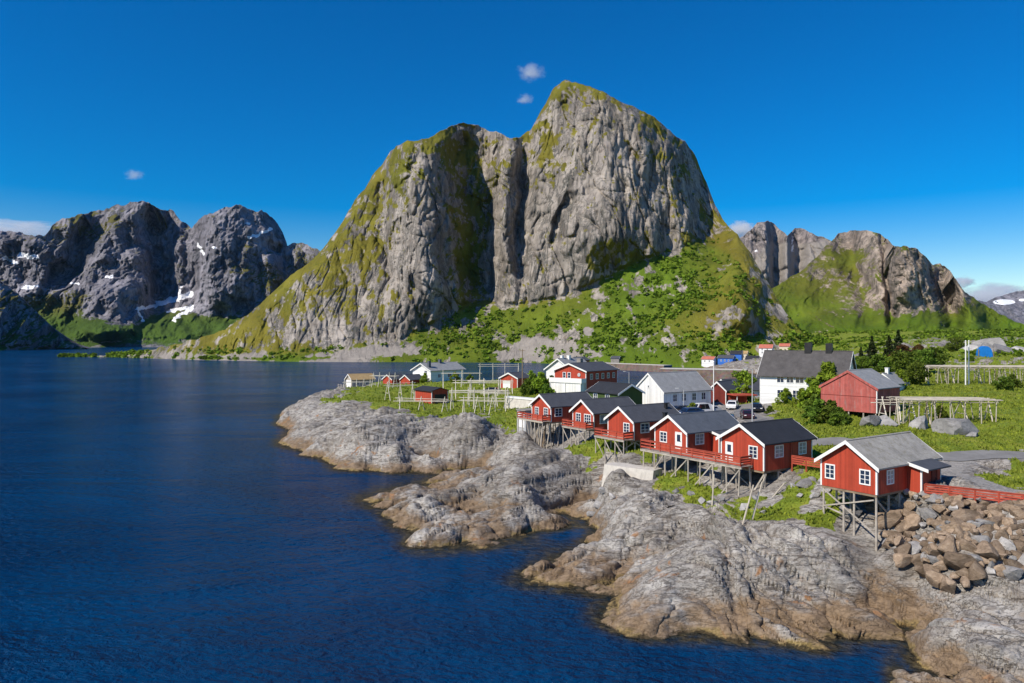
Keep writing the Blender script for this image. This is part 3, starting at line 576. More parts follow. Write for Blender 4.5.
# --- left range across the fjord
def sl_left(px, py, t, pc):
    return (.38+1.15*sstep(.15, .35, t))*(1-.3*sstep(15, 2, py-pc))
def fold_left(px, py):
    return .62*fold_left0(px, py)-52*ridged(px/52+py/80, py/60-px/130, 5, 360, .55)-34*np.abs(perlin(px/22-py/34, py/55, 361))
def fold_left0(px, py):
    py = py+7*fbm(px/22, py/22, 3, 351); px = px+8*fbm(px/20, py/25, 4, 350)
    f = 330*sstep(134, 158, px-.05*(py-240))*sstep(215, 158, px)*sstep(325, 290, py)*sstep(200, 215, py)
    f += -200*np.exp(-((px-(112-.25*(py-300)))/26)**2)*sstep(265, 290, py)*sstep(345, 330, py)
    f += 260*sstep(262, 285, px-.1*(py-240))*sstep(330, 300, px)*sstep(330, 270, py)
    f += -150*np.exp(-((px-225)/28)**2)*sstep(330, 280, py)+160*np.exp(-((px-192)/10)**2)*sstep(320, 280, py)
    f += 180*sstep(58, 72, px+.6*(py-250))*sstep(110, 80, px+.6*(py-250))*sstep(300, 270, py)
    return f
def mask_left(px, py, N, t, X, Y, Z, pc):
    nz = N[..., 2]; n = fbm(X/160, Z/160+Y/300, 5, 301, .6)
    g = .16+.55*(nz-.5)+.6*n+brush(px, py, [(175, 328, 60, 11, .9), (60, 325, 45, 18, .8), (55, 300, 30, 10, .5), (235, 330, 60, 16, .6), (265, 280, 22, 25, .4), (250, 250, 14, 10, .4), (90, 225, 40, 14, .35), (120, 335, 60, 8, .6), (305, 300, 30, 30, .5), (305, 260, 20, 15, .3), (120, 305, 22, 26, -.8), (200, 300, 16, 25, -.3)])
    lush = sstep(300, 325, py)*.9
    sn = 0*px; px = px+2.2*fbm(px/5, py/5, 3, 312); py = py+1.6*fbm(px/4, py/4, 3, 313)
    for x0, y0, x1, y1, w in [(137, 309, 165, 304, 2.4), (158, 304, 191, 294, 3.6), (168, 312, 192, 306, 2.2), (178, 300, 181, 287, 1.8), (173, 320, 192, 308, 2.6), (249, 238, 272, 229, 2.2), (5, 258, 18, 263, 2.6), (20, 255, 36, 257, 3.4), (22, 288, 38, 286, 2), (198, 244, 204, 254, 1.4), (72, 283, 78, 284, 1.6), (105, 277, 112, 276, 1.6), (137, 309, 143, 320, 1.6), (213, 247, 216, 248, 1.5), (247, 223, 249, 224, 1.2)]:
        q = np.clip(((px-x0)*(x1-x0)+(py-y0)*(y1-y0))/((x1-x0)**2+(y1-y0)**2), 0, 1)
        sn = np.maximum(sn, sstep(w*1.15, w*.3, np.hypot(px-x0-q*(x1-x0), py-y0-q*(y1-y0))+2.6*fbm(px/6, py/2.5, 4, 311)))
    return dict(green=np.clip(g, 0, 1), lush=lush, scree=sstep(.3, .6, brush(px, py, [(145, 340, 100, 4, .6)])+.4*n), snow=sn)
ml = mount_mat('far_cliff_rock', (.205, .198, .225), (.055, .110, .014), (.125, .115, .03), 3.2, 11)
SILL = [(-160, 250), (-100, 240), (-40, 236), (0, 231), (25, 233), (35, 236), (45, 235), (52, 225), (60, 220), (72, 216), (85, 213), (100, 211), (115, 206), (130, 202), (143, 201), (155, 207), (163, 210), (170, 209), (178, 218), (187, 224), (192, 228), (200, 218), (212, 213), (225, 208), (235, 206), (245, 208), (255, 211), (262, 210), (268, 216), (277, 222), (283, 233), (286, 246), (293, 244), (300, 242), (310, 246), (323, 252), (345, 268), (380, 290), (420, 310)]
LEFT = mountain('mountain', 'dark jagged mountain range with snow patches at left across the fjord', SILL, [(-160, 1750, 0), (0, 1650, 0), (100, 1700, 0), (200, 1750, 0), (420, 1800, 0)], sl_left, fold_left, .9, 190, 17, 110, ml, mask_left, 1.5, 31)
mountain('mountain', 'dark rocky spur at far left edge of the water', [(-180, 230), (-60, 262), (0, 281), (15, 291), (30, 306), (45, 320), (60, 334), (72, 344), (85, 348.5)], [(-180, 1150, 0), (0, 1250, 0), (85, 1450, 0)],
    lambda px, py, t, pc: 1.15+0*px, lambda px, py: -25*ridged(px/25+py/40, py/40, 4, 560), 1.0, 110, 18, 80, ml,
    lambda px, py, N, t, X, Y, Z, pc: dict(green=np.clip(.22+.8*(N[..., 2]-.5)+.9*fbm(X/60, Z/50, 5, 5, .6)+.25*sstep(310, 340, py), 0, 1), lush=sstep(300, 340, py)*.8, scree=0*px, snow=0*px), .7, 57)
# --- right green mountain, the grey peaks behind it and the far blue hills
SILR = [(700, 330), (740, 306), (775, 288), (790, 277), (805, 268), (815, 258), (830, 242), (838, 234), (850, 231), (865, 230), (880, 234), (888, 240), (893, 246), (905, 246), (915, 248), (925, 256), (933, 265), (940, 263), (950, 271), (958, 283), (965, 292), (980, 302), (1000, 314), (1024, 325), (1060, 332), (1120, 338)]
def fold_right(px, py):
    px = px+7*fbm(px/20, py/25, 4, 450)
    f = -16*ridged(px/34+py/80, py/60-px/130, 4, 460, .5)-55*np.exp(-((px-905)/16)**2)*sstep(330, 290, py)+60*np.exp(-((px-(887+.05*(py-260)))/5)**2)
    f += 70*sstep(925, 936, px-.2*(py-260))*sstep(960, 938, px-.2*(py-260))+90*sstep(955, 975, px-.4*(py-280))+40*np.exp(-((px-860-.3*(py-280))/12)**2)
    return f
def mask_right(px, py, N, t, X, Y, Z, pc):
    nz = N[..., 2]; n = fbm(X/70, Z/70+Y/120, 5, 401, .6)
    g = .44+.55*(nz-.5)+.6*n+brush(px, py, [(905, 285, 25, 30, -.45), (858, 240, 25, 8, -.35), (945, 285, 12, 20, -.4), (820, 330, 25, 10, -.2), (855, 265, 25, 18, .3), (800, 300, 30, 25, .35), (870, 325, 70, 10, .5), (1000, 320, 45, 14, .8), (975, 318, 25, 16, .4), (845, 300, 20, 15, -.2)])
    return dict(green=np.clip(g, 0, 1), lush=np.clip(.35+.6*sstep(290, 330, py)+.5*n, 0, 1), scree=sstep(.5, .7, brush(px, py, [(830, 334, 30, 3, .8), (905, 318, 20, 5, .5)])+.4*n), snow=0*px)
mr = mount_mat('brown_cliff_rock', (.29, .240, .200), (.085, .145, .010), (.150, .140, .022), 1.5, 5)
mountain('mountain', 'lower green and brown rocky mountain at right', SILR, [(700, 900, 10), (790, 900, 16), (850, 880, 26), (900, 860, 28), (1000, 850, 28), (1120, 850, 26)],
    lambda px, py, t, pc: .42+.9*sstep(.25, .5, t)*sstep(845, 905, px)*sstep(1010, 940, px)+.28*sstep(.2, .5, t), fold_right, 1.0, 150, 9, 60, mr, mask_right, 1.0, 71)
SILG = [(690, 262), (715, 246), (738, 240), (750, 231), (757, 222), (768, 221), (780, 229), (787, 237), (795, 228), (805, 230), (818, 236), (830, 240), (845, 250), (880, 262), (920, 275)]
def mask_grey(px, py, N, t, X, Y, Z, pc):
    n = fbm(X/120, Z/120, 4, 5)
    sn = np.maximum(sstep(1.6, .8, np.abs(px-792.5+.9*fbm(py/4, px*0, 2, 6)))*sstep(234, 238, py)*sstep(257, 250, py)*sstep(.33, .5, .5+fbm(px/3, py/3, 2, 9)), sstep(2.2, .8, np.hypot(px-756, (py-251)*1.5)))
    return dict(green=np.clip(.0+.7*n+.5*sstep(265, 285, py), 0, 1), lush=.3+0*px, scree=sstep(.3, .6, .35+n+.5*sstep(240, 250, py)-.6*sstep(236, 226, py)), snow=sn)
mountain('mountain', 'distant grey peaks with a snow gully behind the green mountain', SILG, [(690, 2200, 0), (920, 2200, 0)], lambda px, py, t, pc: .6+.7*sstep(.4, .6, t)+0*px,
    lambda px, py: 120*sstep(785, 795, px)*sstep(812, 797, px)+120*sstep(765, 775, px)*sstep(790, 776, px), 1.0, 120, 50, 220, mount_mat('pale_far_rock', (.27, .235, .225), (.07, .09, .03), (.12, .11, .05), 2.5, 16), mask_grey, 1.0, 91)
def mask_blue(px, py, N, t, X, Y, Z, pc):
    sn = np.maximum(sstep(3, 1.5, np.hypot((px-1004)/5, (py-302)/1.2)), sstep(1, .4, np.hypot((px-1022)/5, (py-300)/2)))
    return dict(green=.1+0*px, lush=0*px, scree=0*px, snow=np.maximum(sn, 0))
mountain('mountain', 'faint blue mountains on the far right horizon', [(900, 330), (940, 305), (958, 297), (963, 291), (970, 300), (985, 302), (1000, 296), (1010, 293), (1024, 290), (1060, 286), (1120, 300), (1180, 330)], [(900, 4800, 0), (1180, 4800, 0)],
    lambda px, py, t, pc: .7+0*px, lambda px, py: 0*px, 1.5, 60, 80, 350, ml, mask_blue, 1.0, 111)

# ================================================================== TREES AND GROUND COVER
def leaf_mat(name, c, var=.5, sc=1.2):
    t = NT(name); o = t.pos(); n = t.noise(o, sc, 3, .7); oi = t.n('ShaderNodeObjectInfo').outputs['Random']
    lo = tuple(x*(1-var) for x in c); hi = (min(1, c[0]*(1+var*1.1)), c[1]*(1+var), c[2]*(1+.3*var))
    col = t.ramp(n, [(.3, lo), (.55, c), (.75, hi)])
    hs = t.n('ShaderNodeHueSaturation'); t.l(t.math('ADD', .485, t.math('MULTIPLY', oi, .03)), hs.inputs['Hue']); t.l(t.math('ADD', .8, t.math('MULTIPLY', oi, .4)), hs.inputs['Value']); t.l(col, hs.inputs['Color'])
    t.fin(hs.outputs[0], .75, None, .15)
    tr = t.n('ShaderNodeBsdfTranslucent'); t.l(hs.outputs[0], tr.inputs[0]); mx = t.n('ShaderNodeMixShader'); mx.inputs[0].default_value = .35
    t.t.links.new(t.b.outputs[0], mx.inputs[1]); t.t.links.new(tr.outputs[0], mx.inputs[2]); t.t.links.new(mx.outputs[0], t.out.inputs[0])
    M[name] = t.m; return t.m
leaf_mat('birch_leaves', (.24, .33, .03)); leaf_mat('dark_leaves', (.135, .205, .025)); leaf_mat('fir_needles', (.045, .065, .02)); leaf_mat('rust_leaves', (.15, .085, .03))
leaf_mat('wood_leaves', (.165, .235, .02), .6, .12); leaf_mat('grass_blades', (.25, .29, .034), .55, .9)
NR = np.random.default_rng(11)
def quads(c, size, flat=0.0, asp=.6):
    """leaf faces: centres c (n,3), half size per leaf; random orientation, biased upward by flat"""
    n = len(c); nn = NR.normal(size=(n, 3)); nn[:, 2] = np.abs(nn[:, 2])+flat; nn /= np.linalg.norm(nn, axis=1, keepdims=True)
    a = np.cross(nn, NR.normal(size=(n, 3))); a /= np.linalg.norm(a, axis=1, keepdims=True)+1e-9; b = np.cross(nn, a)
    s = np.asarray(size).reshape(-1, 1); a = a*s; b = b*s*asp
    V = np.stack([c-a, c-b, c+a, c+b], 1).reshape(-1, 3); return V, np.arange(4*n).reshape(n, 4)
def crown_points(clumps, per):
    out = []
    for (x, y, z, r) in clumps:
        d = NR.normal(size=(per, 3)); d /= np.linalg.norm(d, axis=1, keepdims=True)
        rr = r*(.35+.65*NR.random((per, 1))**.5)*np.array([1, 1, .8]); out.append(d*rr+np.array([x, y, z]))
    return np.concatenate(out)
def make_tree(name, label, cat, kind, mat, ht, rad, group=None, leaf=.28):
    t = thing(name, label, cat, group=group)
    mb = MB(); cl = []
    if kind == 'conifer':
        mb.tube((0, 0, -.5), (0, 0, ht*.97), rad*.09, .02)
        for k in range(26):
            f = .12+.86*k/25; r = rad*(1-f)*1.05+.12
            for q in range(max(2, int(7*(1-f))+2)):
                a = rnd.uniform(0, 6.28); rr = r*rnd.uniform(.35, 1); cl.append((rr*math.cos(a), rr*math.sin(a), ht*f-rr*.25, .22+.28*(1-f)*rad*.5))
    else:
        bush = kind == 'bush'; base = 0 if bush else ht*.18
        mb.tube((0, 0, -.6), (0, 0, ht*.4), rad*.06+.03, rad*.04+.02)
        nb = 30 if bush else 34
        for k in range(nb):
            a = rnd.uniform(0, 6.28); u = rnd.random()**.6; hz = rnd.random()
            prof = (math.sin(math.pi*min(1, (.12 if not bush else .3)+.8*hz))**.7)
            x = rad*u*prof*math.cos(a); y = rad*u*prof*math.sin(a); z = base+(ht-base)*hz*.92
            cl.append((x, y, z, rad*rnd.uniform(.20, .36)))
            if k % 4 == 0: mb.tube((0, 0, ht*.12+.2*ht*hz), (x*.8, y*.8, z), rad*.03+.015, .012, 5)
    mb.build('trunk', 'brown_post', t)
    V, Q = quads(crown_points(cl, 70 if kind != 'conifer' else 16), leaf*NR.uniform(.6, 1.25, size=len(cl)*(70 if kind != 'conifer' else 16)), .3)
    arr_mesh('crown', V, Q, M[mat], False, parent=t)
    return t
def ground(px, Y, dz=0): x = (px-CX)/F*Y; return Vector((x, Y, H(x, Y)+dz))

# grass tufts on the turf of the near land (nobody could count them)
def grass_tufts(n):
    a = NR.uniform(A0, A1, n*6); b = NR.uniform(math.log(50), math.log(330), n*6)
    m = bil(grass, a, b) > .45+.3*NR.random(n*6); m &= NR.random(n*6) < np.clip(1.3-.0035*np.exp(b), .35, 1); a = a[m][:n]; b = b[m][:n]
    Y = np.exp(b); X = a*Y; Z = bil(h, a, b)
    n = len(a); hgt = (.07+.0010*Y)*NR.uniform(.5, 1.5, n)*(.7+.9*np.clip(fbm(X/6, Y/6, 3, 88)+.4, 0, 1)); w = hgt*.6
    th = NR.uniform(0, 6.28, n); lx = NR.normal(0, .35, n)*hgt; ly = NR.normal(0, .35, n)*hgt
    c = np.cos(th)*w; s = np.sin(th)*w
    V = np.stack([np.stack([X-c, Y-s, Z-.03], -1), np.stack([X+c, Y+s, Z-.03], -1), np.stack([X+lx+c*.3, Y+ly+s*.3, Z+hgt], -1), np.stack([X+lx-c*.3, Y+ly-s*.3, Z+hgt], -1)], 1).reshape(-1, 3)
    o = arr_mesh('grass', V, np.arange(4*n).reshape(n, 4), M['grass_blades'], False); tag(o, 'rough green grass growing over the headland and round the village', 'grass', kind='stuff')
grass_tufts(70000)
# woods and scrub on the big mountain's foot: one mass nobody could count
def mountain_woods():
    m = MAIN; g = m['at']['green'][1:1+m['X'].shape[0]]; sc_ = m['at']['scree'][1:1+m['X'].shape[0]]; lu = m['at']['lush'][1:1+m['X'].shape[0]]
    PXX = np.broadcast_to(m['px'], g.shape); PYY = m['PY']
    cl = np.interp(PXX, CL[:, 0], CL[:, 1])
    pr = sstep(.45, .8, g)*sstep(-6, 8, PYY-cl)*(1-sc_)*(.12+1.0*sstep(.48, .66, .5+.9*fbm(m['X']/45, m['Y']/45, 4, 501)))*(.25+.75*lu)
    pr = pr+brush(PXX, PYY, [(455, 335, 40, 14, .55), (480, 318, 25, 8, .4), (605, 345, 25, 9, .5), (560, 352, 22, 7, .5), (650, 300, 40, 16, .25), (640, 335, 16, 8, .5), (330, 350, 10, 4, .6), (700, 345, 30, 6, .25), (470, 255, 10, 40, .2), (700, 300, 18, 10, .2)])*sstep(-4, 6, PYY-cl)
    area = 1.0
    pick = NR.random(g.shape) < pr*.07
    c = np.stack([m['X'], m['Y'], m['Z']], -1)[pick]; n = len(c); r = NR.uniform(.9, 2.3, n)*(1+.5*NR.random(n))
    k = 9; d = NR.normal(size=(n, k, 3)); d /= np.linalg.norm(d, axis=-1, keepdims=True); d[..., 2] = np.abs(d[..., 2])
    P_ = (c[:, None]+d*r[:, None, None]*np.array([1, 1, 1.15])*NR.uniform(.5, 1, (n, k, 1))+np.array([0, 0, .2])).reshape(-1, 3)
    V, Q = quads(P_, np.repeat(r*.62, k)*NR.uniform(.6, 1.2, n*k), .4, .8)
    o = arr_mesh('woodland', V, Q, M['wood_leaves'], False); tag(o, 'green birch scrub covering the lower slopes of the great mountain', 'woodland', kind='stuff')
mountain_woods()
# scrub on the low land at right beyond the houses
def moor_scrub():
    n = 60000; a = NR.uniform((775-CX)/F, A1, n); b = NR.uniform(math.log(185), math.log(1000), n); Y = np.exp(b); X = a*Y
    m = (bil(grass, a, b) > .3) & (NR.random(n) < .6*sstep(.54, .70, .5+.9*fbm(X/38, Y/38, 4, 601))); a, b, X, Y = a[m], b[m], X[m], Y[m]
    Z = bil(h, a, b); n = len(a); r = NR.uniform(.5, 1.4, n)*(.7+Y/500); k = 7
    d = NR.normal(size=(n, k, 3)); d /= np.linalg.norm(d, axis=-1, keepdims=True); d[..., 2] = np.abs(d[..., 2])
    P_ = (np.stack([X, Y, Z], -1)[:, None]+d*r[:, None, None]*NR.uniform(.4, 1, (n, k, 1))).reshape(-1, 3)
    V, Q = quads(P_, np.repeat(r*.6, k)*NR.uniform(.6, 1.2, n*k), .4, .8)
    o = arr_mesh('scrub', V, Q, M['wood_leaves'], False); tag(o, 'low green scrub on the hummocky moor behind the village', 'scrub', kind='stuff')
moor_scrub()

# ================================================================== ROADS
def ribbon(name, label, pts, w, dz, mat, cat='road', n=90):
    pts = [Vector((x, y)) for x, y in pts]; L = [0]
    for p, q in zip(pts[:-1], pts[1:]): L.append(L[-1]+(q-p).length)
    def at(s):
        for i in range(len(L)-1):
            if s <= L[i+1] or i == len(L)-2:
                f = (s-L[i])/(L[i+1]-L[i]); p0, p1 = pts[max(i-1, 0)], pts[i]; p2, p3 = pts[i+1], pts[min(i+2, len(pts)-1)]
                return .5*((2*p1)+(p2-p0)*f+(2*p0-5*p1+4*p2-p3)*f*f+(3*p1-p0-3*p2+p3)*f**3)
    V = []; m = 5
    for i in range(n+1):
        s = L[-1]*i/n; p = at(s); d = (at(min(L[-1], s+.3))-at(max(0, s-.3))).normalized(); r = Vector((d.y, -d.x))
        for j in range(m):
            q = p+r*w*((j/(m-1))-.5)*(1+.05*math.sin(i*1.7+j)); V.append((q.x, q.y, H(q.x, q.y)+dz))
    Q = [(i*m+j, i*m+j+1, (i+1)*m+j+1, (i+1)*m+j) for i in range(n) for j in range(m-1)]
    o = arr_mesh(name, V, Q, mat); tag(o, label, cat, kind='structure'); return o
t = NT('asphalt'); p = t.pos(); n = t.noise(p, .6, 6, .7); t.fin(t.ramp(n, [(.3, (.16, .155, .15)), (.7, (.25, .245, .24))]), .9, t.bump(t.noise(p, 9, 4), .3, .02), .2); M['asphalt'] = t.m
ribbon('road', 'narrow grey asphalt road curving through the village', ROAD, 3.4, .07, M['asphalt'])

# ================================================================== HOUSES
def facebox(mb, face, W_, L_, s0, s1, z0, z1, d0, d1):
    if face == 'front': return mb.box(-d1, -d0, -s1, -s0, z0, z1)
    if face == 'back': return mb.box(L_+d0, L_+d1, s0, s1, z0, z1)
    if face == 'right': return mb.box(s0, s1, -W_/2-d1, -W_/2-d0, z0, z1)
    return mb.box(L_-s1, L_-s0, W_/2+d0, W_/2+d1, z0, z1)
def add_window(par, W_, L_, face, sc, z0, w, hh, cols=2, rows=3, pane='glass', frame='white_trim', casing=.11):
    mb = MB(); a, b = sc-w/2, sc+w/2; z1 = z0+hh
    fb = lambda s0, s1, za, zb, d0=.004, d1=.06: facebox(mb, face, W_, L_, s0, s1, za, zb, d0, d1)
    fb(a-casing, a, z0-casing, z1+casing); fb(b, b+casing, z0-casing, z1+casing); fb(a, b, z1, z1+casing); fb(a, b, z0-casing, z0)
    for i in range(1, cols): x = a+w*i/cols; fb(x-.035, x+.035, z0, z1, .004, .045)
    for j in range(1, rows):
        z = z0+hh*j/rows
        for i in range(cols): fb(a+w*i/cols+(.036 if i else 0), a+w*(i+1)/cols-(.036 if i < cols-1 else 0), z-.022, z+.022, .004, .04)
    o = mb.build('window', frame, par)
    facebox(MB_ := MB(), face, W_, L_, a+.002, b-.002, z0+.002, z1-.002, .003, .02); MB_.build('pane', pane, o)
    return o
def add_door(par, W_, L_, face, sc, z0, w=.9, hh=2.0, mat='white_trim', pane=True):
    mb = MB(); a, b = sc-w/2, sc+w/2; fb = lambda m, s0, s1, za, zb, d0=.004, d1=.06: facebox(m, face, W_, L_, s0, s1, za, zb, d0, d1)
    fb(mb, a-.1, a, z0, z0+hh+.1); fb(mb, b, b+.1, z0, z0+hh+.1); fb(mb, a, b, z0+hh, z0+hh+.1); fb(mb, a, b, z0, z0+hh, .004, .03)
    o = mb.build('door', mat, par)
    if pane: q = MB(); fb(q, a+.2*w, b-.2*w, z0+hh*.48, z0+hh*.9, .031, .04); q.build('pane', 'glass', o)
    q = MB(); fb(q, b-.16, b-.08, z0+.95, z0+1.02, .031, .09); q.build('handle', 'black_metal', o)
    return o
def house(name, label, cat, loc, rz, W_, L_, ze, zr, wall='red_cladding', roof='slate_roof', ops=(), base=1.2, over=.35, oe=.35, trim='white_trim', group=None, corners=True, barge=True, wall_base=None, thick=.14):
    t = thing(name, label, cat, loc, rz, group); hw = W_/2
    mb = MB().prism([(-hw, -base), (hw, -base), (hw, ze), (0, zr), (-hw, ze)], 0, L_); mb.build('wall', wall, t)
    k = (zr-ze)/hw; e = hw+oe; ze2 = zr-k*e
    c = .012
    rm = MB()
    rm.prism([(-e, ze2+c), (0, zr+c), (0, zr+c+thick*1.15), (-e, ze2+c+thick)], -over, L_+over)
    rm.prism([(e, ze2+c+thick), (0.002, zr+c+thick*1.15), (0.002, zr+c), (e, ze2+c)], -over, L_+over)
    ro = rm.build('roof', roof, t)
    rc = MB().prism([(-.13, zr+thick+.005), (.13, zr+thick+.005), (0, zr+thick*1.15+.075)], -over-.01, L_+over+.01); rc.build('ridge_cap', roof, ro)
    if barge:
        d = .17
        for x0, x1 in ((-over-.045, -over-.004), (L_+over+.004, L_+over+.045)):
            MB().prism([(-e-.01, ze2-d), (0, zr-d), (e+.01, ze2-d), (e+.01, ze2+thick+.03), (0, zr+thick+.03), (-e-.01, ze2+thick+.03)], x0, x1).build('bargeboard', trim, t)
    if corners:
        for x in (0, L_):
            for y in (-hw, hw):
                sx = -1 if x == 0 else 1; sy = -1 if y < 0 else 1
                xa, xb = sorted((x+sx*.03, x-sx*.12)); ya, yb = sorted((y+sy*.03, y-sy*.12))
                zb_ = -base+.02 if wall_base is None else wall_base
                MB().box(xa, xb, ya, yb, zb_, ze-.03).build('corner_board', trim, t)
    for o in ops:
        if o[0] == 'door': add_door(t, W_, L_, *o[1:])
        else: add_window(t, W_, L_, *o[1:])
    return t
def chimney(t, x, y, z0, z1, w, mat, cap='black_metal', capped=True):
    p = [c for c in t.children if c.name.startswith('roof')][0]
    m = MB().box(x-w/2, x+w/2, y-w/2, y+w/2, z0, z1)
    if capped: m.box(x-w/2-.06, x+w/2+.06, y-w/2-.06, y+w/2+.06, z1, z1+.12)
    return m.build('chimney', mat, p)
def l2w(t, p):
    c, s = math.cos(t.rotation_euler.z), math.sin(t.rotation_euler.z); return Vector((t.location.x+c*p[0]-s*p[1], t.location.y+s*p[0]+c*p[1], t.location.z+p[2]))
def gz(t, x, y): w = l2w(t, (x, y, 0)); return H(w.x, w.y)-t.location.z
def stilt(t, x, y, ztop, lean=(0, 0), r=.085, mat='grey_wood', extra=.5):
    zg = gz(t, x+lean[0], y+lean[1])-extra
    if zg > ztop-.3: return None
    return MB().tube((x+lean[0], y+lean[1], zg), (x, y, ztop), r*1.1, r, 7).build('post', mat, t)
def brace(t, a, b, w=.09, mat='grey_wood'): return MB().bar(a, b, w, w*1.3).build('brace', mat, t)

# --- the six red cabins on stilts along the shore. Origin: middle of the sea gable at floor height, ridge along +x.
RZ = math.atan2(.552, .834); U = Vector((.834, .552, 0)); VV = Vector((-.552, .834, 0))
FL = 8.75
def cabin(px, Y, W_, label, L_, roof, ops, z=FL, ze=2.15, zr=3.8, base=.55, rz=RZ, wall='red_cladding'):
    c = P(px, 338, Y); v = Vector((-math.sin(rz), math.cos(rz), 0)); loc = c+v*(W_/2); loc.z = z
    t = house('stilt_cabin', label, 'cabin', loc, rz, W_, L_, ze, zr, wall, roof, ops, base=base, over=.4, oe=.4, group='red stilt cabins along the shore')
    MB().box(.05, L_-.05, -W_/2+.05, W_/2-.05, -base-.22, -base-.003).build('floor_beam', 'brown_post', t)
    return t
# nearest cabin, with the porch annex and the old grey roof
cR = cabin(877, 63, 5.4, 'nearest red stilt cabin with mossy grey roof above the boulder bank', 10.2, 'old_grey_roof',
    [('w', 'front', -1.75, .72, .80, 1.15), ('w', 'front', 1.62, .72, .82, 1.15), ('w', 'right', 2.1, .72, .95, 1.1, 2, 3, 'curtained_glass')], z=8.35, ze=2.4, zr=4.25, base=.12)
an = MB().prism([(-4.0, -.3), (-2.69, -.3), (-2.69, 2.28), (-4.0, 1.96)], 4.95, 8.3).build('annex', 'red_cladding', cR)
MB().prism([(-4.75, 1.82), (-2.6, 2.34), (-2.6, 2.46), (-4.75, 1.94)], 4.6, 8.75).build('annex_roof', 'slate_roof', an)
MB().box(4.91, 5.05, -4.04, -3.9, -.3, 1.93).build('annex_trim', 'white_trim', an); MB().box(8.24, 8.34, -4.04, -3.9, -.3, 1.93).build('annex_trim', 'white_trim', an)
q = MB().prism([(-4.78, 1.68), (-2.6, 2.20), (-2.6, 2.49), (-4.78, 1.97)], 4.55, 4.595); q.build('annex_trim', 'white_trim', an)
add_door(cR, 8.0, 10, 'right', 7.1, -.2, .85, 1.9, 'dark_red', False)
for x, y in [(.15, 2.5), (.15, .5), (.15, -.5), (.15, -2.55), (2.2, -2.5), (2.4, 1.2), (2.2, 2.5), (4.2, -2.4), (4.4, 0)]: stilt(cR, x, y, -.3, r=.1)
zg = gz(cR, .15, -2.5)
brace(cR, (.1, 2.5, -.45), (.1, -2.45, zg*.72)); brace(cR, (.02, 2.45, -2.0), (.02, -2.4, -.6)); brace(cR, (.08, 2.5, -2.0), (.08, .4, -2.45)); brace(cR, (.2, -2.55, -.6), (2.2, -2.5, -2.1)); brace(cR, (2.2, 2.5, -.5), (2.2, .2, -2.2))
# second cabin
c2 = cabin(764, 76, 5.7, 'red stilt cabin with black roof and two curtained side windows', 8.4, 'black_roof',
    [('door', 'front', -1.7, -.3, .85, 1.95), ('w', 'front', 1.5, .45, .95, 1.15), ('w', 'right', 2.5, .5, 1.25, 1.15, 2, 3, 'curtained_glass'), ('w', 'right', 6.6, .5, 1.2, 1.15, 2, 3, 'curtained_glass')], base=.85)
MB().tube((4.55, -2.93, -.85), (4.55, -2.93, 2.0), .05).build('drainpipe', 'red_rail', c2)
for x in (.3, 2.6, 5.0, 7.6):
    for y in (-2.7, -.9, .9, 2.7): stilt(c2, x, y, -1.0, r=.11)
brace(c2, (.3, 2.0, -1.1), (.3, -1.9, -3.4)); brace(c2, (.2, -2.7, -1.2), (-.7, -1.0, -4.6), .12); brace(c2, (.4, -2.8, -1.1), (-1.0, -2.4, -4.9), .12); brace(c2, (2.6, -2.75, -1.1), (5.0, -2.75, -2.4))
# third cabin, with a small side annex
c3 = cabin(687, 85, 5.3, 'red stilt cabin with blue grey roof and small side annex', 9.5, 'blue_slate_roof',
    [('w', 'front', -1.15, .6, 1.0, 1.1), ('door', 'front', 1.35, -.1, .9, 2.0), ('w', 'right', 2.15, .6, 1.3, 1.15, 2, 3, 'curtained_glass')], base=.7)
an = MB().prism([(-3.9, -.7), (-2.64, -.7), (-2.64, 1.9), (-3.9, 1.62)], 4.2, 6.6).build('annex', 'red_cladding', c3)
MB().prism([(-4.45, 1.52), (-2.6, 1.98), (-2.6, 2.10), (-4.45, 1.64)], 3.9, 7.2).build('annex_roof', 'slate_roof', an)
MB().box(4.13, 4.27, -3.94, -3.82, -.7, 1.58).build('annex_trim', 'white_trim', an); q = MB().prism([(-4.48, 1.38), (-2.6, 1.84), (-2.6, 2.12), (-4.48, 1.66)], 3.85, 3.895); q.build('annex_trim', 'white_trim', an)
chimney(c3, .5, 1.4, 2.6, 4.0, .4, 'black_metal')
for x in (.3, 3.2, 6.2):
    for y in (-2.4, 0, 2.4): stilt(c3, x, y, -.9, r=.1)
# three further cabins
c4 = cabin(633.8, 96, 5.2, 'red stilt cabin with one gable window above the concrete ramp', 8.9, 'slate_roof',
    [('w', 'front', 1.2, .55, 1.0, 1.15), ('w', 'right', 2.0, .55, 1.4, 1.15)], base=.45)
chimney(c4, 7.6, -1.0, 2.9, 4.0, .35, 'black_metal')
c5 = cabin(593.75, 107, 5.0, 'red stilt cabin with two gable windows and grey ribbed roof', 8.8, 'slate_roof',
    [('w', 'front', -1.1, .5, 1.0, 1.2), ('w', 'front', 1.1, .45, 1.4, 1.25, 3, 3), ('w', 'right', 2.0, .5, 1.5, 1.2, 2, 2, 'curtained_glass')], base=.45)
c6 = cabin(551, 117, 5.4, 'farthest red stilt cabin raised on a thicket of thin poles', 9.2, 'slate_roof',
    [('w', 'front', -1.2, .5, .9, 1.15), ('w', 'front', 1.35, .5, 1.0, 1.2), ('w', 'right', 1.5, .5, 1.3, 1.2)], base=.45)
